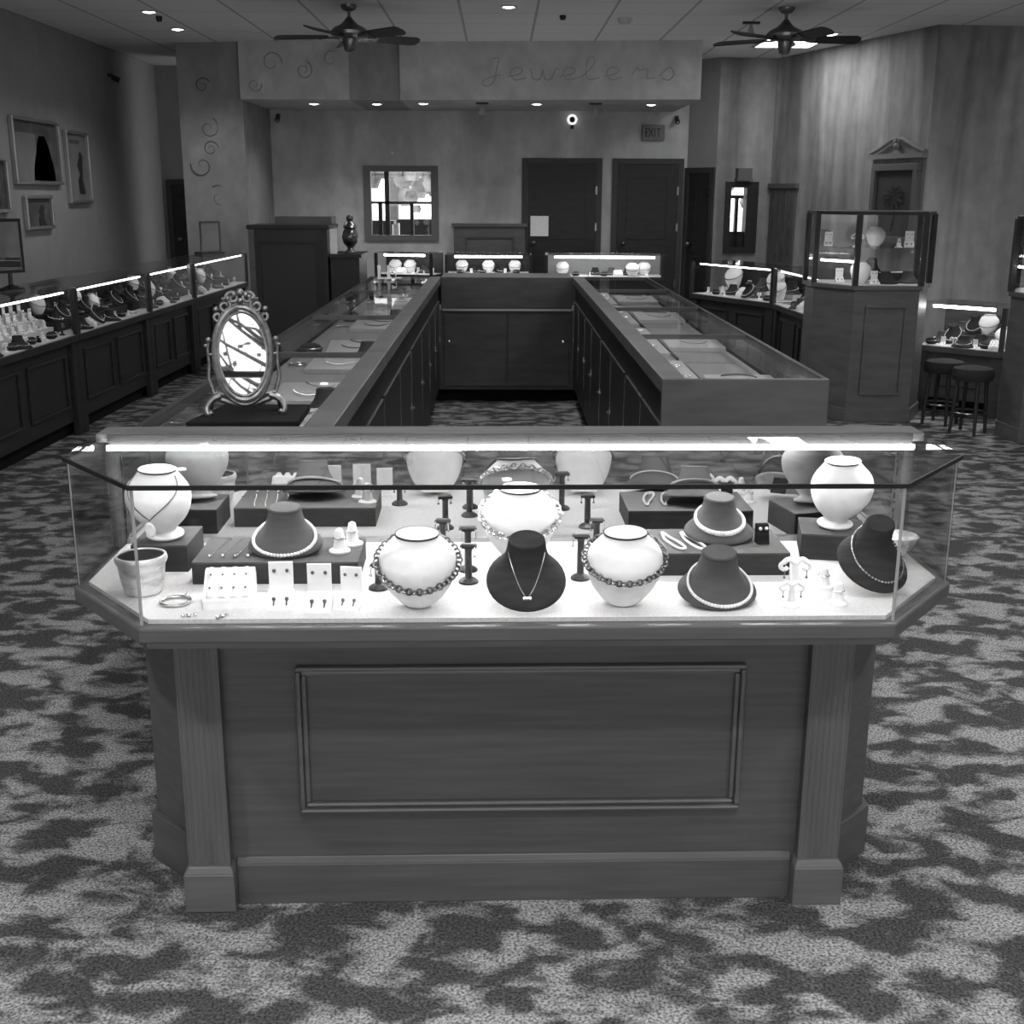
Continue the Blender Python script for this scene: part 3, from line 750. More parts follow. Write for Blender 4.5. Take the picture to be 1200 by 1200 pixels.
for s in (-1, 1):
    scroll(s * .02, .318, .018, s); scroll(s * .042, .296, .02, s, 1.3, 1.2); scroll(s * .062, .268, .016, s, 1.2, 2.4, .0045)
    mb.ball(tz((s * .066, -.002, .288)), .008); mb.ball(tz((s * .033, -.002, .316)), .007)
mb.ball(tz((0, 0, .332)), .012); mb.ball(tz((0, -.002, .309)), .01); mb.ball(tz((-.016, 0, .326)), .008); mb.ball(tz((.016, 0, .326)), .008)
obj('crest', mb, PEWTER, fro, True)
g = MB().loft([[tz(p) for p in ell(.94, .002)], [tz(p) for p in ell(.94, -.001)]])
obj('mirror_glass', g, MIRROR, vm)
mb = MB()
for s in (-1, 1):
    mb.tube([(s * .082, .004, .055), (s * .096, .006, .1), (s * .092, .004, .14), (s * .094, .002, .185), (s * .09, 0, .2)], lambda t: .006 - .002 * t, 7)
    mb.ball((s * .09, 0, .206), .008); mb.ball((s * .098, 0, .19), .006)
    mb.cyl((s * .092, .002, .165), (s * .078, .002, .165), .004, 8)
mb.tube(smooth_path([(-.085, .004, .05), (-.05, .0, .035), (0, -.004, .022), (.05, 0, .035), (.085, .004, .05)], 6), .009, 8)
mb.tube(smooth_path([(-.085, .004, .058), (-.05, .0, .052), (0, -.004, .036), (.05, 0, .052), (.085, .004, .058)], 6), .006, 8)
obj('stand', mb, PEWTER, vm, True)
for s in (-1, 1):
    m2 = MB().tube(smooth_path([(s * .07, .0, .05), (s * .09, -.012, .042), (s * .104, -.02, .024), (s * .104, -.028, .008), (s * .094, -.03, .005)], 6), lambda t: .011 - .004 * t, 8).ball((s * .095, -.03, .008), .008)
    m2.tube(smooth_path([(s * .08, .01, .05), (s * .092, .04, .03), (s * .096, .06, .007)], 5), lambda t: .009 - .003 * t, 8)
    obj('foot', m2, PEWTER, vm, True)

# ------------------------------------------------------------------ island counters behind the case
T2 = .98
def counter(label, x0, x1, y0, y1, inner, end=False, lamp=True):
    """glass-topped counter section; inner = +1 if the staff side is at +x"""
    r = empty('counter_section', label, 'counter', (x0, y0, 0)); w, L = x1 - x0, y1 - y0
    A = (w - .085, w) if inner > 0 else (0, .085)
    B = (0, .02) if inner > 0 else (w - .02, w)
    obj('body', MB().box(.02, w - .03 if inner > 0 else w - .02, 0, L, .1, .84) if inner > 0 else MB().box(.03, w - .02, 0, L, .1, .84), WOODM, r)
    obj('toe_kick', MB().box(.06, w - .06, .0, L, 0, .1), BLACK, r)
    dk = (.02, w - .05) if inner > 0 else (.05, w - .02)
    obj('deck', MB().box(dk[0], dk[1], 0.005, L - .005, .84, .85), PADC, r)
    obj('staff_panel', MB().box(*sorted(((w - .05, w - .022) if inner > 0 else (.022, .05))), 0, L, .80, T2 - .049), WOODD, r)
    obj('staff_rail', MB().box(A[0], A[1], 0, L, T2 - .05, T2 + .003), WOODM, r, bevel=.003)
    obj('outer_rail', MB().box(B[0], B[1], 0, L, T2 - .03, T2 + .002), WOODD, r)
    obj('cross_bar', MB().box(.02, w - .085, L - .012, L + .0, T2 - .02, T2 + .002) if inner > 0 else MB().box(.085, w - .02, L - .012, L, T2 - .02, T2 + .002), WOODM, r)
    gx = (B[1], A[0]) if inner > 0 else (A[1], B[0])
    obj('top_glass', MB().box(gx[0], gx[1], .002, L - .012, T2 - .006, T2), GLASST, r)
    ox = .002 if inner > 0 else w - .008
    obj('outer_glass', MB().box(ox, ox + .006, .01, L - .01, .86, T2 - .03), GLASS, r)
    lx = A[0] - .02 if inner > 0 else A[1] + .02
    if lamp: obj('lamp_tube', MB().cyl((lx, .1, T2 - .035), (lx, L - .1, T2 - .035), .007, 8), LAMPU, r, True)
    # staff side: doors with small pulls and pale strips imitating light leaking between doors
    fx = w - .03 if inner > 0 else .03
    sgn = inner
    for k in range(2):
        a, b = .03 + k * (L / 2 - .02), L / 2 + k * (L / 2 - .04)
        dr = obj('door', MB().box(*sorted((fx, fx + sgn * .018)), a, b, .14, .80), WOODD, r, bevel=.003)
        obj('leak_light_strip', MB().box(*sorted((fx + sgn * .018, fx + sgn * .022)), b - .02, b - .008, .3, .80), SILVER, dr)
        obj('pull', MB().box(*sorted((fx + sgn * .018, fx + sgn * .034)), b - .1, b - .03, .5, .512), SILVER, dr)
    if end: obj('end_panel', MB().box(-.0, w, -.02, 0, 0, T2 + .003), WOODM, r, bevel=.004)
    return r
LX0, LX1 = -1.0, -.455
RX0, RX1 = .565, 1.15
LY = [3.12, 4.78, 6.28, 7.93, 9.30]; RY = [4.1, 5.45, 6.8, 8.1, 9.30]
SEC = ['nearest', 'second', 'third', 'farthest']
for i in range(4):
    counter('left island counter section with glass top, %s from the camera' % SEC[i], LX0, LX1, LY[i], LY[i + 1] - .002, 1)
    counter('right island counter section with glass top, %s from the camera' % SEC[i], RX0, RX1, RY[i] , RY[i + 1] - .002, -1, end=(i == 0))
# cross counter closing the far end
cr = empty('cross_counter', 'dark wooden counter closing the far end between both islands', 'counter', (-.455, 9.30, 0)); w = 1.02
obj('body', MB().box(-.09, w + .09, .03, .5, .1, .72), WOODM, cr)
obj('top_band', MB().box(0, w, 0, .5, .74, T2), WOODM, cr, bevel=.004)
obj('shelf_edge', MB().box(.01, w - .01, -.012, .03, .722, .738), FRAMES, cr)
obj('toe_kick', MB().box(-.09, w + .09, .1, .5, 0, .1), BLACK, cr)
for k in range(2):
    d_ = obj('door', MB().box(.02 + k * .5, .5 + k * .5, .015, .03, .13, .69), WOODM, cr, bevel=.003)
    obj('knob', MB().ball((.06 if k == 0 else .95, .005, .48), .014), SILVER, d_, True)

# things lying in the islands
def chain_arc(w, h): return [(-w, h), (-w * .8, h * .2), (-w * .3, -h * .7), (w * .3, -h * .8), (w * .8, h * .1), (w, h)]
def put(k, name, label, cat, x, y, z, rz=0, rx=0, s=1, group=None): return place(k, name, label, cat, (x, y, z), (R(rx), 0, R(rz)), s, group)
def k_pad(w, l): return lambda: [('board', MB().loft([[(-w / 2, -l / 2, 0), (w / 2, -l / 2, 0), (w / 2, l / 2, 0), (-w / 2, l / 2, 0)], [(-w / 2, -l / 2, .02), (w / 2, -l / 2, .02), (w / 2, l / 2, .03), (-w / 2, l / 2, .03)], [(-w / 2 + .006, -l / 2 + .006, .024), (w / 2 - .006, -l / 2 + .006, .024), (w / 2 - .006, l / 2 - .006, .034), (-w / 2 + .006, l / 2 - .006, .034)]]), PADL)]
arcD = kit('arcD', lambda: [('chain', flat_chain(chain_arc(.07, .05), .0035, False), OXID)])
arcS = kit('arcS', lambda: [('chain', flat_chain(chain_arc(.07, .05), .0035, True), SILVER)])
padk = kit('pad', k_pad(.28, .36)); padn = kit('padn', k_pad(.16, .9))
mass = kit('watch', lambda: [('cushion', MB().lathe([(.02, 0), (.032, .008), (.036, .025), (.03, .042), (.018, .05)], n=16, sx=1.3), CHAR), ('band', MB().tube([(.046 * math.cos(a), .033 * math.sin(a), .03) for a in [6.283 * i / 24 for i in range(24)]], .005, 6, True), STEEL)])
for i in range(4):
    y0, y1 = LY[i], LY[i + 1]; lab = 'left island counter, %s section' % SEC[i]
    if i == 0: y0 = 3.5
    ym = (y0 + y1) / 2
    for j, (px_, py_, kk) in enumerate([(-.70, ym - .28, padk), (-.70, ym + .3, padk)]):
        put(kk, 'display_pad', 'white display pad, %s in %s' % (('nearer', 'farther')[j], lab), 'pad', px_, py_, .851, 4 * j)
        for q in range(2):
            put((arcD, arcS)[(i + j) % 2], 'necklace', 'necklace laid %s on %s pad, %s' % (('low', 'high')[q], ('nearer', 'farther')[j], lab), 'necklace', px_ + .03 * q, py_ - .09 + .16 * q, .883 + .006 * q, 8 * q, 3)
    put(char_bust, 'necklace_bust', 'charcoal bust under glass, %s' % lab, 'bust', -.615, ym + .02, .851, 0, 0, .95)
    put(mass, 'watch_cushion', 'watch on dark cushion, %s' % lab, 'watch', -.9, ym + .12, .851, 20, 0, 1.2)
    put(kit('bangle', k_bangle), 'bangle', 'silver bangle on the deck, %s' % lab, 'bangle', -.91, ym - .2, .851, 0, 0, 1.2)
for i in range(4):
    y0, y1 = RY[i], RY[i + 1]; ym = (y0 + y1) / 2; lab = 'right island counter, %s section' % SEC[i]
    put(kit('padr', k_pad(.14, 1.0)), 'display_pad', 'long white pad by the staff side, %s' % lab, 'pad', .745, ym, .851)
    put(padk, 'display_pad', 'square white pad on the customer side, %s' % lab, 'pad', .98, ym - .1, .851)
    for q in range(2): put((arcS, arcD)[q], 'necklace', 'necklace on square pad, %s, %s' % (('near', 'far')[q], lab), 'necklace', .98, ym - .18 + .18 * q, .883 + .006 * q, 160 * q, 3)
    for q in range(3): put(kit('bangle', k_bangle), 'bangle', 'silver bangle %s on long pad, %s' % (ORD[q], lab), 'bangle', .745, ym - .3 + .28 * q, .884 + .003 * q, 0, 2, .9)
    put(kit('divider', lambda: [('bar', MB().box(-.004, .004, -.6, .6, 0, .012), WOODD)]), 'divider', 'thin dark divider strip, %s' % lab, 'divider', .835, ym, .851)

# ------------------------------------------------------------------ wall showcases
def showcase(label, p0, p1, dep=.5, zt=.98, zd=.68, wood=WOODD, lamp=LAMPS, lr=.006, backm=None):
    """long showcase whose front runs from p0 to p1 (customer on the right of p0->p1); returns a function local->world"""
    p0, p1 = Vector(p0), Vector(p1); L = (p1 - p0).length - .004; a = math.atan2((p1 - p0).y, (p1 - p0).x)
    r = empty('showcase', label, 'showcase', (p0.x, p0.y, 0), (0, 0, a))
    obj('base', MB().box(0, L, .05, dep, .1, zd - .05), wood, r)
    obj('toe_kick', MB().box(.02, L - .02, .1, dep, 0, .1), BLACK, r)
    pm = MB(); n = max(1, round(L / .8)); wdt = (L - .2) / n
    for i in range(n): frame_box(pm, .1 + i * wdt + .06, .1 + (i + 1) * wdt - .06, .2, zd - .12, .02, .035, .051)
    obj('panel_moulding', pm, wood, r, bevel=.004)
    for x in (0, L - .09): obj('pilaster', MB().box(x, x + .09, .02, .06, 0, zd - .05), wood, r, bevel=.004)
    obj('rim', MB().box(0, L, 0, dep, zd - .05, zd - .004), wood, r, bevel=.004)
    obj('deck', MB().box(.015, L - .015, .015, dep - .02, zd - .004, zd), CLOTH, r)
    obj('back_panel', MB().box(0, L, dep - .02, dep, zd - .004, zt), backm or wood, r)
    for x in (0, L - .03): obj('post', MB().box(x, x + .03, .0, .03, zd - .004, zt), wood, r)
    obj('front_glass', MB().box(.03, L - .03, .006, .012, zd, zt - .006), GLASS, r)
    obj('top_glass', MB().box(0.0, L, .0, dep - .02, zt, zt + .006), GLASS, r)
    obj('lamp_tube', MB().cyl((.1, .045, zt - .02), (L - .1, .045, zt - .02), lr, 8), lamp, r, True)
    ca, sa = math.cos(a), math.sin(a)
    return (lambda x, y, z: (p0.x + x * ca - y * sa, p0.y + x * sa + y * ca, z)), a, L, zd
cardk = kit('card', k_card); conek = kit('cone', k_cone); blockk = kit('block', k_block); curlk = kit('curl', k_curl)
wnk = kit('wnk', lambda: [('strand', strand(P_BUST, lambda th: hang(th, .134, .06), .004, 40, True), OXID)])
cnk = kit('cnk', lambda: [('strand', strand(P_FLARE, lambda th: hang(th, .05, .02), .004, 40, True), SILVER)])
snk = kit('snk', lambda: [('strand', strand(P_SHIELD, lambda th: hang(th, .05, .02), .0036, 40, True), PEARL)])
boxk = kit('rbox', k_box(.16, .12, .05)); boxw = kit('wbox', k_box(.2, .12, .07, CLOTH))
DESC = {'card': ('white earring stand', 'earring stand', cardk), 'cone': ('white ring cone', 'ring cone', conek), 'block': ('black earring block', 'earring stand', blockk), 'curl': ('white earring tree', 'earring stand', curlk),
        'wb': ('white necklace bust', 'bust', white_bust), 'cb': ('charcoal necklace bust', 'bust', char_bust), 'gb': ('grey necklace bust', 'bust', grey_bust), 'sb': ('black shield bust', 'bust', shield), 't': ('black earring T-stand', 'earring stand', ts), 'w': ('dark watch cushion', 'watch', mass), 'bx': ('dark riser box', 'riser', boxk), 'bw': ('white-topped riser box', 'riser', boxw), 'bg': ('silver bangle', 'bangle', kit('bangle', k_bangle)), 'sl': ('white ring display', 'ring display', kit('slope', k_slope))}
NAME = {'card': 'earring_stand', 'cone': 'ring_cone', 'block': 'earring_block', 'curl': 'earring_tree', 'wb': 'necklace_bust', 'cb': 'necklace_bust', 'gb': 'necklace_bust', 'sb': 'necklace_bust', 't': 'earring_stand', 'w': 'watch_cushion', 'bx': 'riser_box', 'bw': 'riser_box', 'bg': 'bangle', 'sl': 'ring_display'}
def fill(S, phrase, rows, x0=.1, x1=None):
    """rows: (row word, local depth, height above deck, scale, [kinds...])"""
    toW, a, L, zd = S; x1 = x1 or L - .1
    for rw, ly, dz, s, kinds in rows:
        cnt = {}
        n = len(kinds)
        for i, kd in enumerate(kinds):
            if kd == '-': continue
            cnt[kd] = cnt.get(kd, 0) + 1
            d_, cat, kk = DESC[kd]
            x = x0 + (x1 - x0) * ((i + .5) / n); rx = 36 if kd == 'sb' else 0
            z = zd + dz + (.05 * s if kd == 'sb' else .001)
            rot = (R(rx), 0, a + R(rnd.uniform(-12, 12)))
            loc = toW(x, ly + rnd.uniform(-.008, .008), z)
            num = ORD[cnt[kd] - 1]
            place(kk, NAME[kd], '%s, %s from left in %s row, %s' % (d_, num, rw, phrase), cat, loc, rot, s, '%ss in %s' % (d_, phrase))
            nk = {'wb': wnk, 'cb': cnk, 'gb': cnk, 'sb': snk}.get(kd)
            if nk: place(nk, 'necklace', 'necklace on %s %s from left, %s row, %s' % (' '.join(d_.split()[0::2]), num, rw, phrase), 'necklace', loc, rot, s, 'necklaces in ' + phrase)
def tiers(S, label, xs, ys, steps, m):
    toW, a, L, zd = S
    mb = MB()
    for k, (y0, y1, h) in enumerate(steps): mb.box(xs[0], xs[1], y0, y1, 0, h)
    o = obj('stepped_riser', mb, m); o.location = toW(0, 0, zd); o.rotation_euler = (0, 0, a)
    tag(o, label, 'riser')

# left wall line
def lw(y): return (-2.88 + (y - 6.2) * .18 / 6.75, y)
YA = [5.6, 8.03, 9.6, 10.9, 12.95]
NA = ['nearest left wall showcase', 'second left wall showcase', 'third left wall showcase', 'left showcase before the pillar']
S = [showcase('dark wooden glass showcase along the left wall, %s from the camera' % w_, lw(YA[i]), (lw(YA[i + 1])), wood=WOODD) for i, w_ in enumerate(('nearest', 'second', 'third', 'farthest'))]
tiers(S[0], 'white stepped riser full of earring stands, nearest left wall showcase', (.3, 2.38), 0, [(.15, .22, .05), (.22, .29, .10), (.29, .38, .14)], CLOTH)
fill(S[0], NA[0], [('top', .325, .14, 1.25, ['card'] * 18), ('upper', .25, .10, 1.25, ['card'] * 18), ('middle', .18, .05, 1.25, ['card', 'card', 'card', 'cone'] * 4 + ['card', 'cone'])], .32, 2.36)
fill(S[0], NA[0], [('front', .075, 0, .9, ['cb', 'card', 'w', 'curl', 'cb', 'card', 'curl', 'w', 'cb', 'curl', 'w', 'block', 'card', 'w', 'block', 't'])], .8, 2.38)
tiers(S[1], 'dark stepped riser in the second left wall showcase', (.06, 1.5), 0, [(.17, .29, .06), (.29, .42, .11)], CHAR)
fill(S[1], NA[1], [('back', .35, .11, .85, ['wb', 'cb', 'card', 'cb', 'wb', 'cb', 'cb', 'card']), ('middle', .23, .06, .85, ['cb', 'sb', 'card', 'w', 'sb', 'wb', 'cb', 'w', 'sb']), ('front', .085, 0, .9, ['w', 'cb', 'sl', 'sb', 'block', 'cb', 'card', 'w', 'cone', 'bg'])])
tiers(S[2], 'dark stepped riser in the third left wall showcase', (.06, 1.24), 0, [(.17, .29, .06), (.29, .42, .11)], CHAR)
fill(S[2], NA[2], [('back', .35, .11, .85, ['cb', 'gb', 'cb', 'wb', 'sb', 'card', 'cb']), ('middle', .23, .06, .85, ['sb', 'card', 'cb', 'w', 'wb', 'sb', 'curl', 'cb']), ('front', .1, 0, .9, ['bg', 'cb', 'card', 'w', 'sl', 'cb', 'cone', 'w', 'card'])])
tiers(S[3], 'grey stepped riser in the farthest left wall showcase', (.06, 1.98), 0, [(.17, .29, .06), (.29, .42, .11)], BOXT)
fill(S[3], NA[3], [('back', .35, .11, .85, ['gb', 'wb', 'cb', 'gb', 'wb', 'sb', 'card', 'gb']), ('middle', .23, .06, .9, ['sb', 'card', 'gb', 'w', 'wb', 'sb', 'curl', 'gb', 'card']), ('front', .1, 0, .9, ['card', 'gb', 'sl', 'w', 'card', 'gb', 'cone', 'w', 'card', 'curl'])])
# right wall showcases
SE = showcase('dark showcase at the far right below the narrow window', (1.85, 11.67), (2.41, 10.57), wood=WOODD)
SF = showcase('dark showcase between the glass tower and the far right showcase', (2.41, 10.57), (2.46, 9.2), wood=WOODD)
fill(SE, 'far right showcase', [('back', .38, .05, 1.3, ['wb', 'card', 'gb', 'wb', 'cb']), ('middle', .24, .0, 1.1, ['card', 'cb', 'sl', 'gb', 'card', 'wb']), ('front', .09, 0, 1, ['card', 'w', 'cone', 'bg', 'card', 'sb', 'curl', 'w'])])
tiers(SE, 'white stepped riser in the far right showcase', (.06, 1.15), 0, [(.31, .46, .05)], CLOTH)
fill(SF, 'right showcase beside glass tower', [('back', .38, .06, 1.0, ['cb', 'gb', 'sb', 'card', 'cb', 'gb']), ('middle', .24, .0, 1.0, ['sb', 'w', 'gb', 'card', 'cb', 'w', 'sb']), ('front', .09, 0, 1, ['bg', 'card', 'w', 'gb', 'sl', 'bg', 'card', 'cb', 'w'])])
tiers(SF, 'dark stepped riser in the showcase beside the glass tower', (.06, 1.3), 0, [(.31, .46, .06)], CHAR)
# back showcases
SG = showcase('bright showcase under the wide back window', (-1.36, 13.1), (-.72, 12.9), .35, wood=WOODD, zd=.76, lamp=LAMP, lr=.011)
SH = showcase('lit showcase behind the cross counter, left of the pair', (-.58, 12.75), (.34, 12.75), wood=WOODD, zd=.78, lamp=LAMP, lr=.011)
SI = showcase('lit showcase in front of the two dark doors', (.48, 12.75), (1.74, 12.7), wood=WOODD, zd=.76, lamp=LAMP, lr=.011, backm=mat('pale_back_panel', .3, .7))
fill(SG, 'showcase under the wide window', [('back', .3, .0, .9, ['wb', 'card', 'wb', 'card', 'gb', 'card']), ('front', .1, 0, .9, ['card', 'sl', 'card', 'cone'])], .08, .6)
fill(SH, 'left of the two lit back showcases', [('back', .3, 0, .85, ['wb', 'cb', 'wb', 'cb', 'wb']), ('front', .1, 0, .85, ['w', 'card', 'w', 'bg', 'card', 'w'])])
fill(SI, 'lit showcase before the doors', [('back', .3, 0, .9, ['wb', '-', 'cb', 'gb', 'cb', 'wb']), ('front', .1, 0, .9, ['card', 'w', 'cone', 'w', 'sl', 'wb', 'card'])])

# low showcase between the towers, with two stools
SS = showcase('low seated showcase lit from above, between the two glass towers', (3.2, 9.1), (3.68, 8.62), .5, .815, .5, wood=WOODM, lamp=LAMP, lr=.011)
fill(SS, 'low showcase between towers', [('back', .38, .07, 1.0, ['card', 'gb', 'sb', 'wb', 'gb', 'card']), ('middle', .24, .0, 1.0, ['gb', 'sb', 'card', 'cb', 'gb', 'wb']), ('front', .09, 0, 1.0, ['w', 'card', 'curl', 'cb', 'card', 'w', 'sl'])], .05, .64)
tiers(SS, 'grey stepped riser in the low showcase between towers', (.04, .62), 0, [(.31, .46, .07)], BOXT)
for i, (x, y) in enumerate([(3.2, 8.45), (3.27, 8.1)]):
    st = empty('stool', 'dark padded stool before the low showcase, %s one' % ('left', 'right')[i], 'stool', (x, y, 0), (0, 0, R(-45)))
    obj('seat', MB().lathe([(.09, .37), (.13, .375), (.142, .4), (.142, .43), (.13, .455), (.07, .468), (.01, .47)], n=24), CHAR, st, True)
    for a in range(4):
        th = math.pi / 4 + a * math.pi / 2
        obj('leg', MB().cyl((.1 * math.cos(th), .1 * math.sin(th), .375), (.125 * math.cos(th), .125 * math.sin(th), 0), .016, 8, .012), WOODD, st, True)
    obj('footrest', MB().tube([(.112 * math.cos(t), .112 * math.sin(t), .15) for t in [6.283 * i / 24 for i in range(24)]], .008, 6, True), STEEL, st, True)

# towers
def tower(label, phrase, foot, z0, z1, loc=(0, 0), rz=0):
    r = empty('display_tower', label, 'display tower', (loc[0], loc[1], 0), (0, 0, rz))
    cx = sum(p[0] for p in foot) / len(foot); cy = sum(p[1] for p in foot) / len(foot)
    sc_ = lambda k: [(cx + (x - cx) * k, cy + (y - cy) * k) for x, y in foot]
    obj('base', MB().prism(sc_(.97), .08, z0 - .03), WOODM, r, bevel=.004)
    obj('plinth', MB().prism(sc_(1.0), 0, .1), WOODM, r, bevel=.004)
    obj('rim', MB().prism(sc_(1.02), z0 - .035, z0 - .004), WOODM, r, bevel=.004)
    obj('deck', MB().prism(sc_(.94), z0 - .004, z0), CLOTH, r)
    obj('top_frame', MB().prism(sc_(1.01), z1 - .025, z1), WOODD, r, bevel=.003)
    n = len(foot)
    for i in range(n):
        a, b = Vector(sc_(.98)[i]), Vector(sc_(.98)[(i + 1) % n]); d_ = (b - a).normalized(); q = Vector((-d_.y, d_.x))
        e0, e1 = a + d_ * .02, b - d_ * .02
        obj('glass_panel', MB().prism([tuple(e0), tuple(e1), tuple(e1 + q * .006), tuple(e0 + q * .006)], z0 - .003, z1 - .02), GLASS, r)
        obj('post', MB().prism([(a.x - .018, a.y - .018), (a.x + .018, a.y - .018), (a.x + .018, a.y + .018), (a.x - .018, a.y + .018)], z0 - .004, z1 - .02), WOODD, r)
    # front panel moulding on the camera side (the edge with the lowest y)
    a, b = foot[0], foot[1]; pm = MB(); y = min(a[1], b[1])
    frame_box(pm, a[0] + .09, b[0] - .09, .2, z0 - .14, .02, y - .008, y + .02)
    obj('panel_moulding', pm, WOODM, r, bevel=.004)
    obj('shelf', MB().prism(sc_(.9), (z0 + z1) / 2 - .003, (z0 + z1) / 2 + .003), GLASS, r)
    a, b = Vector(sc_(.88)[-1]), Vector(sc_(.88)[0])
    obj('lamp_tube', MB().cyl((a.x, a.y, z0 + .16), (b.x, b.y, z0 + .16), .008, 8), LAMPS, r, True)  # added glowing strip for a bright line through the glass, not a tower lamp
    return r
F1 = [(2.52, 8.5), (3.0, 8.5), (3.17, 8.82), (3.17, 9.12), (2.31, 9.12), (2.31, 8.85)]
tower('glass-topped display tower on a panelled base, left of the low showcase', 't', F1, .985, 1.495)
F2 = [(3.47, 7.75), (3.95, 7.75), (4.15, 8.05), (4.15, 8.35), (3.6, 8.35), (3.44, 8.05)]
tower('glass-topped display tower cut by the right photo edge', 't', F2, .985, 1.475)
for i, (kd, x, y, z, s) in enumerate([('wb', 2.62, 8.72, .986, 1), ('cb', 2.8, 8.68, .986, 1), ('gb', 2.98, 8.75, .986, 1), ('card', 2.5, 8.82, .986, 1.6), ('bw', 2.9, 8.9, .986, 1.0), ('card', 2.7, 8.62, .986, 1.5), ('sb', 2.75, 8.9, 1.05, 1), ('curl', 2.56, 8.65, 1.244, 1.5), ('wb', 2.75, 8.85, 1.244, .9), ('card', 2.95, 8.7, 1.244, 1.8), ('card', 2.42, 8.9, 1.244, 1.6), ('cone', 2.85, 8.62, 1.244, 1.5)]):
    d_, cat, kk = DESC[kd]
    place(kk, NAME[kd], '%s on the %s of the left glass tower, %s' % (d_, 'deck' if z < 1.2 else 'shelf', ('at left front', 'at middle front', 'at right', 'in left corner', 'at right rear', 'close to front glass', 'at rear', 'at left', 'in middle', 'at right', 'in left corner', 'close to front glass')[i]), cat, (x, y, z), (R(36) if kd == 'sb' else 0, 0, R(rnd.uniform(-20, 20))), s)
for i, (kd, x, y) in enumerate([('wb', 3.62, 7.95), ('gb', 3.85, 7.92), ('card', 3.74, 8.1)]):
    d_, cat, kk = DESC[kd]
    place(kk, NAME[kd], '%s in the glass tower at the right photo edge' % d_, cat, (x, y, .986), (0, 0, R(10)), 1)

# ------------------------------------------------------------------ podium at left back with urn
pc_ = empty('tall_cabinet', 'tall dark wooden cabinet behind the left island counter', 'cabinet', (-2.17, 10.5, 0))
obj('body', MB().box(0, .68, 0, .6, .1, 1.3), BLKP, pc_)
obj('plinth', MB().box(-.01, .69, -.01, .61, 0, .1), WOODD, pc_)
obj('top', MB().box(-.015, .695, -.015, .615, 1.3, 1.335), WOODD, pc_, bevel=.005)
obj('upstand', MB().box(.18, .68, .3, .58, 1.335, 1.40), WOODM, pc_)
pm = MB(); frame_box(pm, .08, .6, .25, 1.2, .025, -.012, .001); obj('panel_moulding', pm, WOODD, pc_, bevel=.004)
for x in (.0, .63): obj('pilaster', MB().box(x, x + .05, -.02, .0, .1, 1.3), WOODM if x == 0 else WOODD, pc_, bevel=.004)
lc = empty('side_cabinet', 'lower dark cabinet right of the tall cabinet, urn on top', 'cabinet', (-1.47, 10.5, 0))
obj('body', MB().box(0, .25, 0, .6, .08, 1.06), WOODD, lc); obj('top', MB().box(-.01, .27, -.015, .61, 1.06, 1.09), WOODD, lc, bevel=.004); obj('plinth', MB().box(0, .25, .02, .6, 0, .08), BLACK, lc)
urn = empty('lidded_urn', 'dark glossy lidded urn on the side cabinet', 'urn', (-1.315, 10.68, 1.09))
obj('body', MB().lathe([(.05, 0), (.055, .01), (.03, .03), (.025, .05), (.06, .09), (.072, .14), (.06, .19), (.045, .21)], n=24), mat('dark_glaze', .1, .12, .3, .8, ((9, 9, 14), .9)), urn, True)
lid = obj('lid', MB().lathe([(.05, .21), (.06, .222), (.05, .25), (.028, .265), (.024, .275)], n=24), STEEL, urn, True)
obj('finial', MB().ball((0, 0, .3), .032), mat('dark_glaze', 0), lid, True)
o = obj('card_holder', MB().box(-.03, .03, -.01, .01, 0, .21), PAPER); o.location = (-1.455, 10.62, 1.09); tag(o, 'pale upright card between tall cabinet and urn', 'card')
# bright sign letter-like stand at the end of the side cabinet
us = empty('bracelet_stand', 'silver U-shaped bracelet stand at the far end of the left counter', 'bracelet stand', (-1.13, 9.62, .983))
us.location = (-.86, 9.0, .984)
obj('stand', MB().box(-.05, .05, -.02, .02, 0, .012).box(-.05, -.03, -.012, .012, .012, .1).box(.02, .04, -.012, .012, .012, .1), FRAMES, us); obj('bracelet', MB().tube([(.06 + .025 * math.cos(a), 0, .03 + .02 * math.sin(a)) for a in [6.283 * i / 16 for i in range(16)]], .006, 6, True), SILVER, us, True)

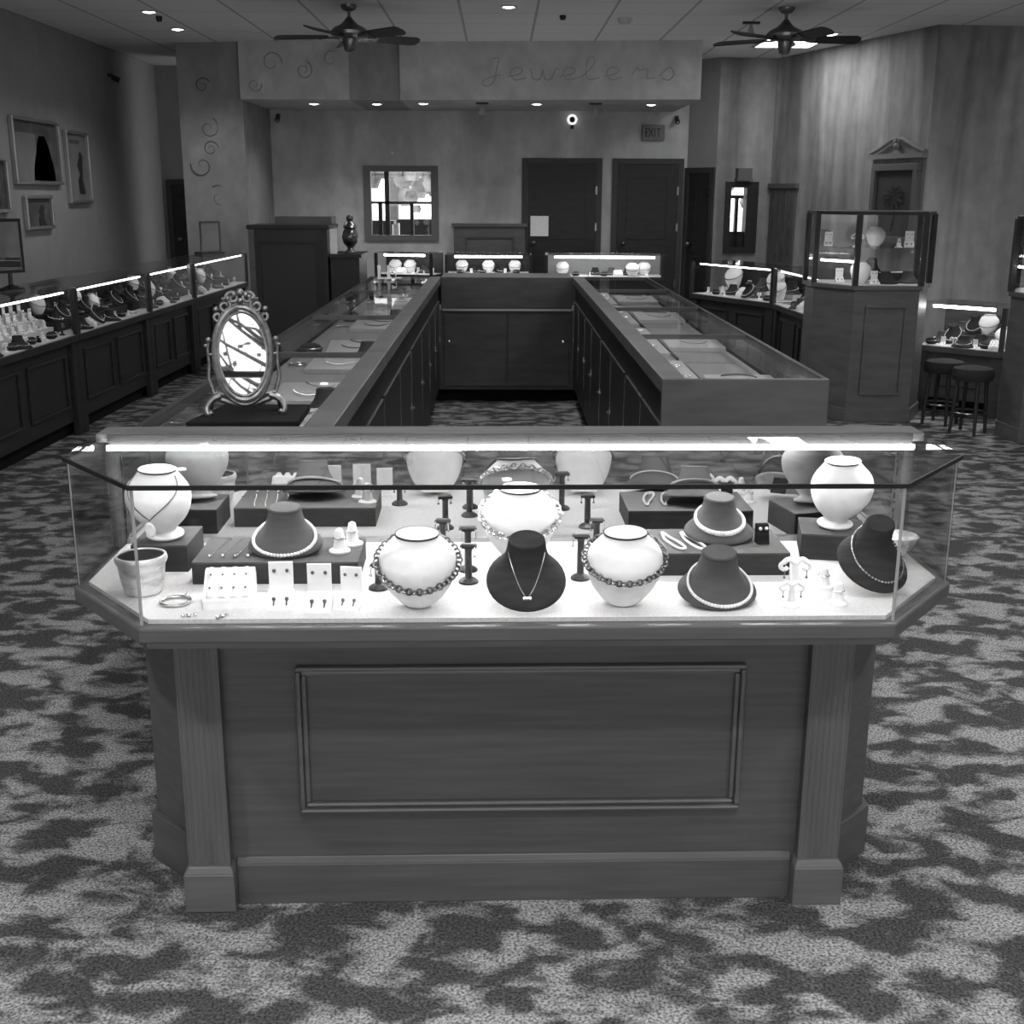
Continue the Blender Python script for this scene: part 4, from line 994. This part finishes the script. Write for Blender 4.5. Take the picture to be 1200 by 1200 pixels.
# ------------------------------------------------------------------ things on the walls
def picture(label, y0, y1, z0, z1, kind):
    r = empty('framed_picture', label, 'picture', (XL + .001, (y0 + y1) / 2, (z0 + z1) / 2), (0, 0, R(90)))
    w, h = (y1 - y0) / 2, (z1 - z0) / 2
    fr = frame_box(MB(), -w, w, -h, h, .03, -.045, 0)
    obj('frame', fr, FRAMES, r, bevel=.004)
    if kind == 0:
        a = obj('print', MB().box(-w + .03, .0, -.014, -.002, -h + .03, h * .55), ARTL, r); obj('print', MB().box(0, w - .03, -.014, -.002, -h + .03, h - .03).box(-w + .03, 0, -.014, -.002, h * .55, h - .03), ARTM, r)
        obj('figure', MB().prism([(-.0, -.018), (.0, -.014), (.01, -.014), (.01, -.018)], -.01, .0).loft([[(.05 + .25 * w * math.cos(t) * q + .12, y_, z_ + 0 * t) for t in [6.283 * i / 14 for i in range(14)] for y_ in (-.0165,)] for q, z_ in ((1.9, -h + .04), (1.7, -h * .4), (1.2, 0), (.9, h * .3), (.5, h * .5))]), ARTD, r)
    else:
        obj('print', MB().box(-w + .03, w - .03, -.014, -.002, -h + .03, h - .03), ARTL if kind == 1 else ARTM, r)
        obj('figure', MB().loft([[(.0 + ox + q * w * math.cos(t), -.0165 + .002 * math.sin(t), z_ * h) for t in [6.283 * i / 12 for i in range(12)]] for q, z_, ox in ((.28, -.75, .1), (.22, -.35, .06), (.12, -.2, .1), (.25, .05, .07), (.16, .3, .12), (.1, .42, .1))]), ARTD, r)
        if kind == 1: obj('caption', MB().box(-w * .5, w * .3, -.0165, -.013, h * .66, h * .76), ARTM, r)
picture('large framed picture with a dark figure, left wall', 11.4, 12.6, 1.67, 2.28, 0)
picture('tall narrow framed poster right of the large picture', 12.78, 13.46, 1.49, 2.22, 1)
picture('small framed picture below the large one', 11.56, 12.24, 1.25, 1.57, 2)
picture('framed picture cut by the left photo edge', 10.5, 11.2, 1.42, 1.9, 2)
# exit sign
ex = empty('exit_sign', 'unlit exit sign on the back wall above the right door', 'sign', (1.915, YB - .001, 2.35))
obj('housing', MB().box(-.14, .14, -.05, 0, -.095, .095), mat('sign_box', .16, .5), ex, bevel=.006)
lt = MB()
def L_(x, segs):
    for a, b, c2, d_ in segs: lt.box(x + a, x + b, -.054, -.049, c2, d_)
L_(-.1, [(0, .012, -.05, .05), (.012, .038, .038, .05), (.012, .034, -.006, .006), (.012, .038, -.05, -.038)])
for s in (-1, 1): lt.box(-.0065, .0065, -.054, -.049, -.057, .057, Matrix.Translation((-.03, 0, 0)) @ Matrix.Rotation(s * .5, 4, 'Y'))
L_(.013, [(0, .012, -.05, .05)])
L_(.04, [(0, .05, .038, .05), (.019, .031, -.05, .038)])
obj('lettering', lt, ARTD, ex)
# round wall camera, track spots, sensors
gl = empty('security_camera', 'round white ring camera high on the back wall', 'camera', (.9, YB - .001, 2.5))
obj('ring', MB().tube([(.05 * math.cos(a), -.03, .05 * math.sin(a)) for a in [6.283 * i / 24 for i in range(24)]], .014, 8, True), mat('ring_glow', .9, .3, 0, .5, None, 0, .35), gl, True)  # slight emission put in to brighten the camera's white ring
obj('lens', MB().ball((0, -.025, 0), .036), BLKP, gl, True); obj('bracket', MB().box(-.02, .02, -.03, 0, -.11, -.05), BLKP, gl)
for i, x in enumerate((-.2, 1.08)):
    t = empty('track_spotlight', 'pale cone spotlight hanging under the header, %s one' % ('left', 'right')[i], 'spotlight', (x, 14.1, ZS))
    obj('mount', MB().box(-.07, .07, -.03, .03, -.02, 0), BLKP, t); obj('shade', MB().lathe([(.05, -.14), (.052, -.13), (.022, -.05), (.012, -.02)], n=18), mat('spot_shade', .35, .4), t, True)
def sensor(name, label, cat, loc, r, h, m): 
    o = obj(name, MB().lathe([(r, 0), (r, -h * .5), (r * .7, -h), (r * .1, -h * 1.02)], n=18), m, None, True); o.location = loc; tag(o, label, cat)
sensor('smoke_detector', 'white round smoke detector on the ceiling near the header', 'smoke detector', (1.17, 11.9, CH), .07, .05, PLAST)
sensor('sprinkler', 'dark ceiling sprinkler left of the smoke detector', 'sprinkler', (.58, 11.75, CH), .03, .04, BLKP)
sensor('sprinkler', 'dark ceiling sprinkler beside the left downlights', 'sprinkler', (-3.2, 11.95, CH), .03, .05, BLKP)
sensor('wall_light_dot', 'small bright round sensor above the wide back window', 'sensor', (-1.35, YB - .01, 2.1), .018, .02, mat('ring_white', .9))
def spotcam(label, loc, rz):
    t = empty('security_camera', label, 'camera', loc, (0, 0, rz)); obj('mount', MB().box(-.02, .02, -.06, 0, -.02, .02), BLKP, t); obj('body', MB().cyl((0, -.05, -.02), (0, -.13, -.06), .03, 12), BLKP, t, True); obj('lens', MB().ball((0, -.135, -.063), .018), FRAMES, t, True)
spotcam('small dark camera high on the left wall', (XL, 14.45, 2.9), R(90))
spotcam('small dark camera in the alcove left corner', (-2.75, YB, 2.53), 0)
spotcam('small dark camera above the exit sign', (2.2, YB, 2.53), 0)
# speaker box above the narrow window; narrow wall column; pediment and framed plant on the angled wall
nA = math.atan2(d.y, d.x)
pA = A0 + d * .34
o = obj('wall_speaker', MB().box(-.09, .09, -.1, 0, 0, .12).box(-.1, .1, -.11, 0, -.03, 0), mat('speaker_grey', .12, .6)); o.location = (pA.x, pA.y - .001, 1.8); o.rotation_euler = (0, 0, nA); tag(o, 'small box speaker on wall above the narrow window', 'speaker')
dB = (B1 - A1).normalized(); aB = math.atan2(dB.y, dB.x)
def onB(s_): q = A1 + dB * s_; return (q.x, q.y, 0)
sh = empty('wall_panel', 'tall dark fluted wall panel in the right corner', 'panel', onB(.36), (0, 0, aB))
obj('board', MB().box(-.3, .3, -.03, -.001, .5, 1.68), mat('panel_grey', .1, .6), sh, bevel=.004); obj('cap', MB().box(-.34, .34, -.05, -.001, 1.68, 1.74), mat('panel_grey', .1), sh, bevel=.004)
fl = MB()
for i in range(4): fl.box(-.24 + i * .14, -.18 + i * .14, -.036, -.03, .52, 1.66)
obj('flutes', fl, ARTM, sh)
sB = 2.66
nb = empty('framed_plant_picture', 'dark framed niche with sprig relief on the right wall', 'picture', onB(sB), (0, 0, aB))
nb.location.z = 1.12
obj('frame', frame_box(MB(), -.40, .40, 0, .8, .07, -.06, -.001), mat('niche_frame', .12, .6), nb, bevel=.006)
obj('backing', MB().box(-.33, .33, -.02, -.002, .07, .73), mat('niche_dark', .06, .7), nb)
sp_ = MB()
for i in range(9):
    a = R(20 + i * 40); x0, z0_ = .0, .47
    sp_.loft([[(x0 + t * .2 * math.cos(a) + q * w_ * -math.sin(a), -.03 - .004 * abs(q), z0_ + t * .13 * math.sin(a) + q * w_ * math.cos(a)) for q in (-1, -.3, .3, 1)] for t, w_ in ((.05, .004), (.4, .025), (.75, .022), (1, .003))], cap=False, close=False)
sp_.tube([(0, -.03, .47), (.03, -.03, .3), (-.02, -.03, .12)], .008, 6)
obj('sprig', sp_, ARTD, nb)
pdm = empty('pediment', 'pale carved pediment above the framed sprig niche', 'pediment', onB(sB), (0, 0, aB)); pdm.location.z = 1.97
mb = MB().box(-.48, .48, -.07, -.001, 0, .05)
for s in (-1, 1): mb.tube(smooth_path([(s * .48, -.035, .06), (s * .3, -.035, .11), (s * .12, -.035, .18), (s * .05, -.035, .19), (s * .03, -.035, .165)], 5), .022, 8)
mb.ball((0, -.04, .12), .04); obj('moulding', mb, mat('pediment_paint', .2, .7), pdm, True)
# dark hutch on the back wall
hu = empty('wall_hutch', 'dark low hutch with framed panel between window and doors', 'cabinet', (-.58, YB - .002, 0))
obj('body', MB().box(0, .9, -.12, 0, 0, 1.2), WOODM, hu); obj('top', MB().box(-.03, .93, -.15, 0, 1.2, 1.24), WOODM, hu, bevel=.005)
obj('panel_moulding', frame_box(MB(), .14, .77, .5, 1.09, .03, -.14, -.119), FRAMES if False else WOOD, hu, bevel=.004)

# mirrors on stands on the left wall showcases
def stand_mirror(label, loc, rz, w, h, hz, m):
    r = empty('table_mirror', label, 'mirror', loc, (0, 0, rz))
    obj('frame', frame_box(MB(), -w / 2, w / 2, hz, hz + h, .02, -.012, .012), m, r, bevel=.003); obj('glass', MB().box(-w / 2 + .02, w / 2 - .02, -.005, .005, hz + .02, hz + h - .02), MIRROR, r)
    obj('stem', MB().cyl((0, 0, .02), (0, 0, hz + .005), .014, 10), m, r, True); obj('base', MB().lathe([(.085, 0), (.085, .01), (.03, .03), (.014, .04)], n=20), m, r, True)
stand_mirror('dark table mirror on the nearest left wall showcase', (-3.14, 7.75, .987), R(50), .2, .34, .11, BLKP)
ea = empty('easel_frame', 'small easel-backed picture frame on the farthest left showcase', 'picture frame', (-3.0, 12.6, .987), (0, 0, R(35)))
obj('frame', frame_box(MB(), -.11, .11, .02, .33, .015, -.01, .01), STEEL, ea); obj('picture', MB().box(-.095, .095, -.004, .004, .035, .315), ARTL, ea); obj('leg', MB().cyl((0, .01, .25), (0, .12, .0), .006, 8), STEEL, ea); obj('base', MB().box(-.13, .13, -.05, .13, 0, .02), BLKP, ea)

# ------------------------------------------------------------------ ceiling fixtures
def fan(label, x, y, rz):
    r = empty('ceiling_fan', label, 'ceiling fan', (x, y, CH), (0, 0, rz))
    obj('canopy', MB().lathe([(.07, 0), (.07, -.02), (.05, -.045), (.02, -.055)], n=20), FANM, r, True)
    obj('downrod', MB().cyl((0, 0, -.04), (0, 0, -.14), .016, 10), FANM, r, True)
    obj('motor', MB().lathe([(.022, -.10), (.04, -.125), (.075, -.16), (.14, -.19), (.168, -.22), (.165, -.245), (.12, -.27), (.07, -.28)], n=30), FANM, r, True)
    obj('switch_housing', MB().lathe([(.062, -.275), (.064, -.31), (.055, -.34), (.05, -.37), (.04, -.385), (.016, -.39), (.014, -.405), (.004, -.412)], n=24), FANM, r, True)
    for k in range(5):
        a = 2 * math.pi * k / 5; T = Matrix.Rotation(a, 4, 'Z') @ Matrix.Translation((0, 0, -.262)) @ Matrix.Rotation(R(-20), 4, 'X')
        pl = [(.2, -.05), (.3, -.062), (.63, -.072), (.67, -.05), (.685, 0), (.67, .05), (.63, .072), (.3, .062), (.2, .05)]
        mb = MB().prism(pl, -.004, .004); mb.v = [tuple(T @ Vector(q)) for q in mb.v]
        b = obj('blade', mb, FANB, r)
        m2 = MB().box(.09, .26, -.02, .02, -.012, -.004).box(.24, .27, -.045, .045, -.01, -.004); m2.v = [tuple(T @ Vector(q)) for q in m2.v]
        obj('blade_iron', m2, FANM, b)
fan('dark five-blade ceiling fan on the left', -1.33, 11.2, R(30))
fan('dark five-blade ceiling fan on the right, before the light panel', 2.53, 11.2, R(2))
def downlight(label, x, y, z, power=0, grp='recessed ceiling downlights'):
    r = empty('downlight', label, 'downlight', (x, y, z), group=grp)
    obj('trim_ring', MB().tube([(.065 * math.cos(a), .065 * math.sin(a), -.004) for a in [6.283 * i / 24 for i in range(24)]], .012, 8, True), PLAST, r, True)
    obj('bulb', MB().lathe([(.055, -.002), (.05, -.012), (.02, -.02), (.002, -.021)], n=18), DOWNL, r, True)
    if power:
        l = bpy.data.lights.new('bulb_light', 'SPOT'); l.energy = power; l.spot_size = R(130); l.spot_blend = .8; l.shadow_soft_size = .06
        lo = bpy.data.objects.new('bulb_light', l); lo.location = (0, 0, -.05); link(lo, r)
downlight('recessed ceiling downlight left of the pillar, nearer the pillar', -3.25, 12.8, CH, 18)
downlight('recessed ceiling downlight left of the pillar, nearer the camera', -3.2, 11.62, CH, 18)
downlight('recessed ceiling downlight at the top middle of the photo', .075, 11.2, CH, 25)
for i, x in enumerate((-2.13, -1.41, -.87, .42, 1.72)):
    downlight('downlight in the header underside, %s from left' % ORD[i], x, 14.3 - .12 * (i > 1), ZS, 9, 'downlights under the header')
for i, (x, y) in enumerate([(.2, 9.4), (2.2, 4.6), (0, 2.2), (4.6, 8.8)]):  # unseen panels added to brighten the room
    tg = empty('ceiling_light_panel', 'added unseen ceiling panel brightening the shop', 'ceiling light', (x, y, CH), group='added fill panels out of the frame')
    obj('frame', MB().box(-.33, .33, -.63, -.6, -.015, 0).box(-.33, .33, .6, .63, -.015, 0).box(-.33, -.3, -.6, .6, -.015, 0).box(.3, .33, -.6, .6, -.015, 0), PLAST, tg)
    obj('diffuser', MB().box(-.3, .3, -.6, .6, -.008, -.002), FILLP, tg)
tf = empty('ceiling_light_panel', 'bright square ceiling light panel behind the right fan', 'ceiling light', (3.13, 13.4, CH))
obj('frame', frame_box(MB(), -.33, .33, -.02, .0, .0, 0, 0) if False else MB().box(-.33, .33, -.63, -.6, -.015, 0).box(-.33, .33, .6, .63, -.015, 0).box(-.33, -.3, -.6, .6, -.015, 0).box(.3, .33, -.6, .6, -.015, 0), PLAST, tf)
obj('diffuser', MB().box(-.3, .3, -.6, .6, -.008, -.002), TROFV, tf)
t = empty('track_spotlight', 'small dark ceiling spotlight beside the right fan', 'spotlight', (2.4, 12.1, CH))
obj('mount', MB().box(-.08, .08, -.03, .03, -.02, 0), BLKP, t); obj('shade', MB().lathe([(.035, -.11), (.036, -.1), (.02, -.05), (.012, -.02)], n=16), FRAMES, t, True)
# unseen downlights added overhead to brighten the shop
for i, (x, y, p) in enumerate([(-1.6, 6.5, 14), (2.0, 6.5, 22), (.1, 4.6, 40), (-2.0, 1.3, 75), (.1, .4, 70), (2.4, 1.3, 65), (4.2, 9.8, 80)]):
    downlight('added unseen downlight brightening the shop floor', x, y, CH, p)

# ------------------------------------------------------------------ daylight and output
wd = bpy.data.worlds.new('sky'); sc.world = wd; wd.use_nodes = True
bg = wd.node_tree.nodes['Background']; bg.inputs['Color'].default_value = (1, 1, 1, 1); bg.inputs['Strength'].default_value = 1.3
sc.view_settings.view_transform = 'Standard'; sc.view_settings.look = 'None'
sc.view_settings.exposure = 1.3; sc.view_settings.gamma = 1; sc.view_settings.use_curve_mapping = False
cy = sc.cycles
cy.max_bounces = 8; cy.diffuse_bounces = 4; cy.glossy_bounces = 5; cy.transparent_max_bounces = 40; cy.transmission_bounces = 6
cy.sample_clamp_indirect = 4; cy.caustics_reflective = False; cy.caustics_refractive = False
cy.use_denoising = True
